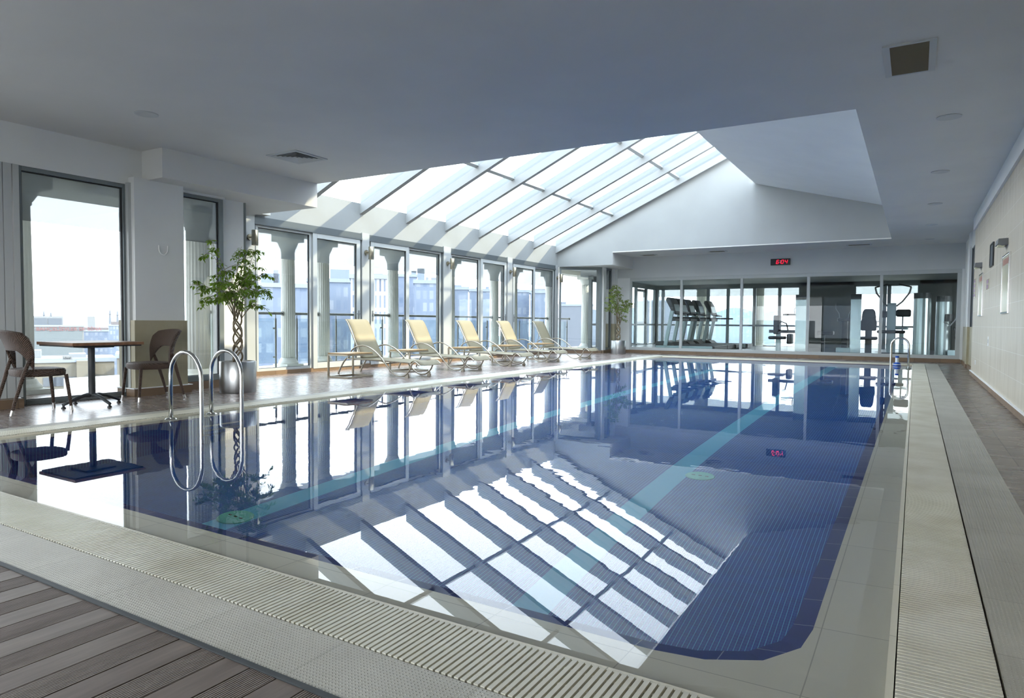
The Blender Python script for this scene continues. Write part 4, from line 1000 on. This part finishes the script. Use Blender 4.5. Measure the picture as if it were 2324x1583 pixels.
# ------------------------------------------------------------------ potted ficus trees
def ficus(loc, label, h0, h1, spread, seed, leafm, n_leaf, squash=1.0, r=.24, hp=.43):
    rnd = random.Random(seed)
    t = thing('potted_ficus', label, 'potted tree', loc)
    MB().lathe([(r * .98, 0), (r, .01), (r, hp - .006), (r - .004, hp), (r - .02, hp), (r - .02, hp - .05), (.0, hp - .05)], 48).build('pot', M['pot'], t, True)
    MB().lathe([(r - .022, hp - .052), (.05, hp - .04), (0, hp - .04)], 24).build('soil', M['soil'], t)
    tops = []
    for k in range(5):                           # braided stems
        ph = 2 * PI * k / 5; P = []
        for j in range(25):
            v = j / 24; z = hp - .06 + (h0 - hp + .06) * v; a = ph + (1 if k % 2 else -1) * v * 2.6 * PI
            P.append((.062 * math.cos(a) * (1 - .15 * v), .062 * math.sin(a) * (1 - .15 * v), z))
        MB().tube(P, [.014 - .003 * j / 24 for j in range(25)], 7).build('braided_stem', M['bark'], t, smooth='all')
        tops.append(Vector(P[-1]))
    br = MB(); lf = MB(); tips = []
    for k, p in enumerate(tops):
        for b_ in range(4):
            a = rnd.uniform(0, 2 * PI); fz = rnd.uniform(.0, 1.0) ** .75; zt = h0 - .02 + (h1 - h0 + .02) * fz
            out_ = spread * (.45 + .55 * math.sin(PI * min(1, fz * .85 + .12))) * rnd.uniform(.45, 1.0)
            e_ = Vector((math.cos(a) * out_, math.sin(a) * out_ * squash, zt)); P = []
            for j in range(7):
                v = j / 6; q = p.lerp(e_, v); q.z = p.z + (e_.z - p.z) * v ** .7 + .16 * math.sin(v * PI) * (1 - .6 * fz); P.append(q)
            br.tube(P, [.0075 - .005 * j / 6 for j in range(7)], 5); tips.append(P)
            for tw in range(3):
                j = rnd.randint(2, 6); q = P[j]; a2 = rnd.uniform(0, 2 * PI); l2 = rnd.uniform(.12, .3)
                e2 = q + Vector((math.cos(a2) * l2, math.sin(a2) * l2 * squash, rnd.uniform(-.14, .12)))
                P2 = [q.lerp(e2, v / 4) + Vector((0, 0, .04 * math.sin(v / 4 * PI))) for v in range(5)]
                br.tube(P2, [.004 - .0025 * v / 4 for v in range(5)], 4); tips.append(P2)
    br.build('branches', M['bark'], t, smooth='all')
    for k in range(n_leaf):
        P = rnd.choice(tips); v = rnd.uniform(.35, 1.0) * (len(P) - 1); j = min(int(v), len(P) - 2); q = P[j].lerp(P[j + 1], v - j)
        L_ = rnd.uniform(.046, .074); wd = L_ * .24; a = rnd.uniform(0, 2 * PI)
        d = Vector((math.cos(a), math.sin(a), rnd.uniform(-1.6, .1))).normalized(); sd_ = d.cross(Vector((rnd.uniform(-.4, .4), rnd.uniform(-.4, .4), 1))).normalized(); nn = sd_.cross(d)
        s0_ = q + d * .018
        pts = [s0_, s0_ + d * L_ * .33 + sd_ * wd + nn * .004, s0_ + d * L_ * .7 + sd_ * wd * .75 + nn * .003, s0_ + d * L_ - nn * .006, s0_ + d * L_ * .7 - sd_ * wd * .75 + nn * .003, s0_ + d * L_ * .33 - sd_ * wd + nn * .004, s0_ + d * L_ * .36 - nn * .002, s0_ + d * L_ * .7 - nn * .003]
        lf.add(pts, [(0, 6, 1), (1, 6, 7, 2), (2, 7, 3), (3, 7, 4), (4, 7, 6, 5), (5, 6, 0)])
    lf.build('foliage', leafm, t, keep=True)
    return t
ficus((-8.07, 6.08, 0), 'potted ficus tree in a steel pot beside the near ladder and pilaster', 1.02, 2.02, .60, 23, M['leaf'], 1700)
ficus((-8.27, 20.57, 0), 'potted ficus tree in a steel pot at the far corner by the gym', .98, 2.24, .56, 5, M['leaf2'], 1300)

# ------------------------------------------------------------------ small fittings
def wall_lamp(y, label, loc=None):
    t = thing('wall_lamp', label, 'wall lamp', loc or (XW + .036, y, 2.45), group='cylinder lamps on the slim pillars')
    MB().tube([(0, 0, 0), (.028, 0, 0)], .052, 20).build('mount', M['lampmetal'], t, True)
    MB().tube([(.02, 0, .0), (.10, .0, 0)], .012, 10).build('arm', M['lampmetal'], t, True)
    MB().lathe([(.052, -.15), (.056, -.145), (.056, .11), (.052, .115), (.0, .115)], 28, (.15, 0, 0)).build('shade', M['lampmetal'], t, True)
    return t
for (a, b), lb in zip(PILL, ('at the start of the glazed wall above the potted tree', 'on the pillar after the first bay', 'on the pillar after the second bay', 'on the pillar after the third bay', 'on the last pillar by the bright slanting window')):
    wall_lamp((a + b) / 2, 'brushed metal cylinder lamp ' + lb)
def downlight(x, y, label):
    t = thing('downlight', label, 'ceiling light', (x, y, ZC), group='round downlights over the walkway')
    MB().lathe([(.115, -.001), (.117, -.008), (.10, -.012), (.085, -.006)], 36).build('trim_ring', M['header'], t, True)
    MB().lathe([(.084, -.004), (.0, -.0045)], 36).build('diffuser', M['lens'], t, True)
    return t
d = downlight(-7.11, 4.25, 'round downlight above the table and chairs'); del d['group']
for (y, lb) in ((8.51, 'first round downlight over the walkway, next to the big square grille'), (11.46, 'second round downlight over the walkway'), (14.42, 'third round downlight over the walkway'), (17.36, 'fourth round downlight over the walkway'), (20.2, 'last round downlight over the walkway near the back wall')):
    downlight(.245, y, lb)
def diffuser(x, y, w_, label, rz=0):
    t = thing('air_vent', label, 'air vent', (x, y, ZC), rz)
    h = w_ / 2
    def fr(a, b, z0, z1): return MB().prism([(-a, -a), (a, -a), (a, a), (-a, a)], lambda p: (p[0], p[1], z0), lambda p: (p[0], p[1], z0 + .001))
    o = MB().box((-h - .02, -h - .02, -.012), (-h + .02, h + .02, 0)).box((h - .02, -h - .02, -.012), (h + .02, h + .02, 0)).box((-h + .02, -h - .02, -.0118), (h - .02, -h + .02, 0)).box((-h + .02, h - .02, -.0118), (h - .02, h + .02, 0))
    o.build('frame', M['header'], t)
    fr(h - .02, 0, -.001, 0).build('dark_throat', M['gasket'], t)
    for k in range(5):
        a = (h - .03) * (1 - k * .19); b = a - .035; q = MB()
        vs = [(-a, -a, -.012), (a, -a, -.012), (a, a, -.012), (-a, a, -.012), (-b, -b, -.002), (b, -b, -.002), (b, b, -.002), (-b, b, -.002)]
        q.add(vs, [(i, (i + 1) % 4, 4 + (i + 1) % 4, 4 + i) for i in range(4)]).build('cone', M['header'], t, solid=.003)
    return t
diffuser(-7.18, 6.36, .52, 'square four way air diffuser in the ceiling before the soffit corner')
def grille(x, y, wx, wy, label, n_):
    t = thing('air_vent', label, 'air vent', (x, y, ZC))
    fw = .05
    MB().box((-wx / 2, -wy / 2, -.014), (-wx / 2 + fw, wy / 2, 0)).box((wx / 2 - fw, -wy / 2, -.014), (wx / 2, wy / 2, 0)).box((-wx / 2 + fw, -wy / 2, -.0135), (wx / 2 - fw, -wy / 2 + fw * .5, 0)).box((-wx / 2 + fw, wy / 2 - fw * .5, -.0135), (wx / 2 - fw, wy / 2, 0)).build('frame', M['header'], t)
    MB().box((-wx / 2 + .01, -wy / 2 + .01, -.002), (wx / 2 - .01, wy / 2 - .01, -.0005)).build('dark_throat', M['gasket'], t)
    sl = MB()
    for k in range(n_):
        y_ = -wy / 2 + fw * .5 + (wy - fw) * (k + .5) / n_
        sl.bar((-wx / 2 + fw, y_, -.007), (wx / 2 - fw, y_, -.007), .015, .0015, (0, .6, .8))
    sl.build('louvre', pbr('beige_louvre', srgb(120, 112, 92), .5) if 'beige_louvre' not in bpy.data.materials else bpy.data.materials['beige_louvre'], t)['kind'] = 'stuff'
    return t
grille(-.10, 6.50, .37, .75, 'large square return grille in the ceiling over the walkway', 32)
grille(-5.2, 20.75, .55, .30, 'ceiling vent in front of the clock wall, over the treadmills', 12)
grille(-7.4, 20.9, .5, .28, 'small ceiling vent in the corner by the far soffit', 12)
grille(-1.38, 20.75, .62, .26, 'long ceiling vent over the right end of the gym glazing', 14)

# digital clock
ck = thing('digital_clock', 'black digital wall clock with red figures reading 6:04', 'clock', (-3.52, YB, 2.86))
MB().box((-.275, -.055, -.095), (.275, -.001, .095)).build('case', M['black'], ck, bevel=.006)
MB().box((-.262, -.058, -.08), (.262, -.054, .08)).build('display', M['dark'], ck)
SEG = dict(a=((0, 1), (1, 1)), b=((1, 1), (1, .5)), c=((1, .5), (1, 0)), d=((0, 0), (1, 0)), e=((0, .5), (0, 0)), f=((0, 1), (0, .5)), g=((0, .5), (1, .5)))
def digit(segs, x0):
    mb = MB(); w_, h = .058, .105
    for s in segs:
        (a, b), (c_, d_) = SEG[s]
        pt = lambda u, v: (x0 + u * w_ + (v - .5) * .022, -.0595, (v - .5) * h)
        mb.bar(pt(a, b), pt(c_, d_), .004, .0165, (0, 0, 1) if b == d_ else (1, 0, 0))
    mb.build('figure', M['led'], ck)
digit('afgcde', -.105); digit('abcdef', .03); digit('fgbc', .135)
for z in (.028, -.022): MB().box((-.014 + (.01 if z > 0 else 0), -.0605, z - .009), (.003 + (.01 if z > 0 else 0), -.058, z + .009)).build('colon_dot', M['led2'], ck)

# beige wall: lamps, notices, switch, socket
RX = 1.0
def notice(y, z0, z1, wy, label, mats, frame='chrome', name='framed_notice'):
    t = thing(name, label, 'notice', (RX, y, 0))
    h = wy / 2; b = .022
    fm = MB().box((-.022, -h, z0), (0, -h + b, z1)).box((-.022, h - b, z0), (0, h, z1)).box((-.022, -h + b, z0), (0, h - b, z0 + b)).box((-.022, -h + b, z1 - b), (0, h - b, z1)); fm.build('frame', M[frame], t, bevel=.003)
    MB().box((-.012, -h + b, z0 + b), (-.008, h - b, z1 - b)).build('sheet', M[mats[0]], t)
    if len(mats) > 1: MB().box((-.0135, -h + b + .03, z1 - b - .11), (-.012, h - b - .03, z1 - b - .03)).build('heading', M[mats[1]], t)
    return t
notice(10.83, 1.16, 1.93, .80, 'tall chrome framed notice under the first grey wall lamp', ('paper', 'paper_red'))
notice(14.70, 1.17, 1.93, .75, 'chrome framed notice under the second grey wall lamp', ('paper', 'paper_red'))
notice(12.85, 1.92, 2.28, .50, 'dark narrow framed board between the two grey wall lamps', ('panel_dark',), 'dark')
def plate(y, z0, z1, wy, label, mat, name, cat):
    t = thing(name, label, cat, (RX, y, 0)); MB().box((-.006, -wy / 2, z0), (0, wy / 2, z1)).build('plate', M['whiteplastic'] if name != 'small_notice' else M['paper'], t, bevel=.001)
    if name == 'small_notice':
        for k in range(4 if z1 - z0 > .3 else 2):
            n_ = 4 if z1 - z0 > .3 else 2; zz = z0 + (z1 - z0) * (k + .5) / n_; MB().box((-.008, -wy * .38, zz - .03), (-.006, wy * .38, zz + .03)).build('print', M[mat], t)
    else: MB().box((-.010, -wy / 4, (z0 + z1) / 2 - .03), (-.006, wy / 4, (z0 + z1) / 2 + .03)).build('rocker', M['header'], t)
plate(13.5, 1.60, 1.76, .42, 'small purple printed notice between the two framed notices', 'purple', 'small_notice', 'notice')
plate(16.35, 1.56, 1.93, .5, 'printed notice with lines at the end of the beige wall', 'purple', 'small_notice', 'notice')
plate(13.05, .68, .83, .12, 'white switch plate low on the beige wall under the purple notice', None, 'wall_switch', 'switch')
plate(15.55, .26, .34, .14, 'white socket above the skirting near the end of the beige wall', None, 'wall_socket', 'socket')
for y, lb in ((10.95, 'grey boxy wall lamp above the nearer framed notice'), (14.9, 'grey boxy wall lamp above the farther framed notice')):
    t = thing('wall_lamp', lb, 'wall lamp', (RX, y, 2.08))
    MB().prism([(0, -.03), (0, .055), (-.105, .05), (-.115, -.02), (-.06, -.04)], lambda p: (p[0], -.17, p[1]), lambda p: (p[0], .17, p[1])).build('housing', M['grey_lamp'], t, bevel=.004)
    MB().box((-.105, -.13, -.042), (-.03, .13, -.030)).build('lens', M['lens'], t)

# ------------------------------------------------------------------ gym equipment
def treadmill():
    t = thing('treadmill', 'x', 'treadmill', group='treadmills in the gym')
    # runs along x: console at -x, deck tail at +x
    for s in (-1, 1):
        MB().box((-.95, s * .40 - .04, .02), (.98, s * .40 + .04, .155)).build('side_rail', M['gymsteel'], t, bevel=.012)
        MB().bar((-.62, s * .42, .14), (-.40, s * .42, 1.32), .07, .13, (1, 0, 0)).build('upright', M['gymsteel'], t, bevel=.02)
        MB().tube([(-.42, s * .40, 1.10), (-.1, s * .40, 1.09), (.28, s * .40, 1.09)], .024, 8).build('handrail', M['vinyl'], t, True)
    MB().box((-.6, -.36, .1), (.95, .36, .16)).build('belt', M['belt'], t)
    MB().prism([(-.98, .10), (-.98, .28), (-.72, .31), (-.42, .26), (-.30, .16), (-.30, .10)], lambda p: (p[0], -.385, p[1]), lambda p: (p[0], .385, p[1])).build('motor_hood', M['dark'], t, bevel=.015)
    MB().box((.93, -.44, .02), (1.02, .44, .16)).build('tail_cap', M['black'], t, bevel=.01)
    MB().box((-.47, -.42, .98), (-.30, .42, 1.10)).build('crossbar', M['dark'], t, bevel=.02)
    MB().prism([(-.42, 1.24), (-.30, 1.22), (-.40, 1.55), (-.53, 1.76), (-.62, 1.77), (-.66, 1.68)], lambda p: (p[0], -.36, p[1]), lambda p: (p[0], .36, p[1])).build('console', M['dark'], t, bevel=.03)
    MB().add([(-.328, -.28, 1.31), (-.328, .28, 1.31), (-.395, .28, 1.54), (-.395, -.28, 1.54)], [(0, 1, 2, 3)]).build('screen', M['gymsteel'], t, solid=.006)
    MB().prism([(-.36, 1.20), (-.12, 1.16), (-.12, 1.20), (-.34, 1.26)], lambda p: (p[0], -.34, p[1]), lambda p: (p[0], .34, p[1])).build('tray', M['dark'], t, bevel=.01)
    return t
t0 = treadmill()
TM = [(-6.55, 22.42, 'treadmill closest to the gym glazing'), (-6.58, 23.36, 'second treadmill from the glazing'), (-6.58, 24.30, 'third treadmill from the glazing, middle of five'), (-6.50, 25.24, 'fourth treadmill from the glazing'), (-6.30, 26.2, 'treadmill farthest from the glazing, with the long grip in view')]
for i, (x, y, lb) in enumerate(TM):
    if i == 0: t0.location = (x, y, 0); t0['label'] = lb
    else: again(t0, (x, y, 0), 0, lb)

def tower(x, y, h, w_, d, label, rz=0, dark_top=True, parts=True):
    t = thing('weight_machine', label, 'gym machine', (x, y, 0), rz)
    n = 10
    def half(r0, r1, s): return [(r0 * math.cos(a) , r1 * math.sin(a)) for a in [(-PI / 2 + PI * k / n) for k in range(n + 1)]]
    pl = [(p[0] * d * .5, p[1] * w_ * .5) for p in half(1, 1, 1)] + [(-d * .5, w_ * .5), (-d * .5, -w_ * .5)]
    MB().prism(pl, lambda p: (p[0], p[1], .04), lambda p: (p[0], p[1], h - .16)).build('stack_cover', M['gymcover'], t)
    MB().prism(pl, lambda p: (p[0] * 1.02, p[1] * 1.02, h - .16), lambda p: (p[0] * 1.02, p[1] * 1.02, h)).build('cover_cap', M['dark'], t)
    MB().box((-d * .6, -w_ * .6, 0), (d * .6, w_ * .6, .05)).build('foot_plate', M['gymsteel'], t)
    return t
def pad(mb_pts, name, t, th=.09, mat='vinyl'):
    MB().prism(mb_pts, lambda p: (p[0], -th / 2, p[1]), lambda p: (p[0], th / 2, p[1])).build(name, M[mat], t, bevel=.03)
# chest press by the fourth mullion: tall narrow cover with seat and arms on its left
t = tower(-3.06, 22.75, 1.82, .32, .30, 'grey weight machine with pads beside the tall cover left of the dark panes', PI / 2)
for nm, x0, x1, z0, z1, mt in (('back_pad', .62, .80, .58, 1.18, 'vinyl'), ('seat_pad', .45, .95, .42, .52, 'vinyl'), ('roller_pad', .25, .40, .28, .60, 'vinyl')):
    MB().box((-.20, x0, z0), (.20, x1, z1)).build(nm, M[mt], t, bevel=.04)
MB().box((-.06, .1, .62), (.06, .95, .72)).build('beam', M['dark'], t, bevel=.01); MB().box((-.06, .60, .04), (.06, .74, .60)).build('post', M['gymsteel'], t, bevel=.01); MB().box((-.3, .1, 0), (.3, .95, .05)).build('base', M['gymsteel'], t)
MB().tube([(-.25, .35, .70), (-.25, .40, .92), (-.25, .55, .98), (-.25, .70, .85)], .02, 8).build('arm', M['dark'], t, True)
MB().tube([(.1, .22, 1.18), (.1, .23, 1.38), (.1, .12, 1.50)], .014, 8).build('handle', M['grey_lamp'], t, True); MB().tube([(0, .1, 1.2), (0, .55, 1.2)], .03, 8).build('top_bar', M['dark'], t, True)
MB().lathe([(.05, 0), (.05, .04)], 12, (0, 1.08, .18)).tube([(0, 1.08, .2), (0, .7, .2)], .012, 6).build('pivot', M['black'], t, True)
# column machine with two curved rods
t = tower(-1.55, 22.9, 1.82, .28, .30, 'narrow steel tower machine with two curved rods in the dark pane', PI / 2)
MB().box((-.08, .22, .04), (.08, .38, 1.05)).build('post', M['vinyl'], t, bevel=.02); MB().box((-.16, .12, .05), (.16, .52, .2)).build('base', M['gymsteel'], t, bevel=.02); MB().box((-.1, .14, 1.0), (.1, .50, 1.1)).build('head', M['dark'], t, bevel=.02)
for y0_, y1_ in ((.44, .56), (.20, .10)): MB().tube([(0, y0_, 1.10), (0, y0_ + (.02 if y0_ > .3 else -.02), 1.25), (0, y1_, 1.40), (0, y1_, 1.55)], .016, 8).build('rod', M['grey_lamp'], t, True)
MB().box((-.2, .6, .58), (.2, 1.05, .70)).build('bench_pad', M['vinyl'], t, bevel=.03); MB().box((-.05, .85, 0), (.05, .95, .58)).build('bench_post', M['dark'], t); MB().box((-.25, .6, 0), (.25, 1.05, .05)).build('bench_base', M['gymsteel'], t)
# seat seen from behind
t = thing('exercise_seat', 'black padded exercise seat seen from behind at the right gym window', 'gym machine', (-1.22, 23.2, 0))
q = MB(); q.prism([(-.21, .72), (.21, .72), (.22, .95), (.18, 1.15), (.17, 1.2), (-.17, 1.2), (-.18, 1.15), (-.22, .95)], lambda p: (p[0], -.06, p[1]), lambda p: (p[0], .04, p[1])); q.build('back_pad', M['vinyl'], t, bevel=.035)
MB().prism([(-.2, 1.1), (.2, 1.1), (.17, 1.30), (.12, 1.38), (-.12, 1.38), (-.17, 1.30)], lambda p: (p[0], -.075, p[1]), lambda p: (p[0], -.02, p[1])).build('head_pad', M['vinyl'], t, bevel=.03)
MB().box((-.09, -.05, 0), (.09, .10, .74)).build('post', M['dark'], t, bevel=.02); MB().box((-.24, -.1, .44), (.24, .38, .54)).build('seat_pad', M['vinyl'], t, bevel=.04)
MB().box((-.3, -.12, 0), (.3, .4, .05)).build('base', M['gymsteel'], t)
for s in (-1, 1): MB().tube([(s * .2, 0, 1.0), (s * .27, .02, 1.0), (s * .28, .05, 1.12)], .014, 8).build('grip', M['grey_lamp'], t, True)
# lat pulldown
t = thing('pulldown_machine', 'pull-down machine with two wide raised handles at the gym door', 'gym machine', (-.62, 24.0, 0))
MB().box((-.14, -.10, 0), (.10, .10, 1.58)).build('frame_post', M['gymsteel'], t, bevel=.02)
for s, nm in ((-1, 'handle_arm'), (1, 'handle_arm')):
    MB().tube([(s * .12 - .02, -.05, 1.48), (s * .26, -.08, 1.62), (s * .44, -.15, 1.88), (s * .48, -.18, 2.06)], .026, 10).build(nm, M['grey_lamp'], t, True)
    MB().tube([(s * .48, -.18, 2.06), (s * .15, -.42, 2.14)], .022, 10).build('grip', M['black'], t, True)
MB().box((.10, -.2, 1.15), (.50, -.08, 1.38)).build('roller_pad', M['vinyl'], t, bevel=.05); MB().box((-.34, -.2, 1.12), (-.14, -.08, 1.34)).build('side_pad', M['vinyl'], t, bevel=.04)
MB().box((-.40, -.35, .64), (.36, .05, .74)).build('seat_pad', M['vinyl'], t, bevel=.04); MB().box((.10, -.25, .76), (.44, -.1, .84)).build('knee_pad', M['gymsteel'], t, bevel=.03)
MB().box((.2, -.2, .05), (.32, -.08, .70)).build('seat_post', M['gymsteel'], t, bevel=.01); MB().box((-.45, -.4, 0), (.5, .35, .05)).build('base', M['dark'], t); MB().tube([(.28, -.14, .7), (.28, -.14, 1.2)], .018, 8).build('stem', M['dark'], t, True)
t = thing('water_bottle', 'clear water bottle on the floor before the pull-down machine', 'bottle', (-.32, 23.2, 0))
MB().lathe([(.045, 0), (.05, .02), (.05, .2), (.04, .25), (.016, .29), (.016, .31)], 18).build('body', M['bottle'], t, True); MB().lathe([(.018, .31), (.018, .33)], 12).build('cap', M['blue'], t)
tower(.16, 22.85, 1.83, .44, .40, 'wide steel weight tower with a dark cap right of the pull-down machine', -PI / 2)
t = tower(.70, 23.1, 1.74, .40, .36, 'steel tower machine with pads in the last pane by the corner', -PI / 2)
MB().lathe([(.10, -.1), (.11, 0), (.10, .1)], 18, (.32, .12, 1.12)).build('round_pad', M['vinyl'], t, True); MB().tube([(.2, .0, 1.0), (.3, .15, .9), (.34, .35, 1.2)], .02, 8).build('arm', M['grey_lamp'], t, True)
MB().box((.2, .22, .75), (.4, .5, .9)).build('leg_pad', M['vinyl'], t, bevel=.05); MB().box((.2, .25, .5), (.4, .52, .7)).build('leg_pad', M['vinyl'], t, bevel=.05); MB().box((.22, .1, 0), (.38, .5, .2)).build('base', M['gymsteel'], t, bevel=.02)
MB().box((.27, .30, .1), (.33, .38, 1.25)).build('post', M['dark'], t)

for o in list(COL.objects):                       # the gym floor lies one step above the pool deck
    if o.parent is None and o.get('category') in ('treadmill', 'gym machine', 'bottle'): o.location.z += .10
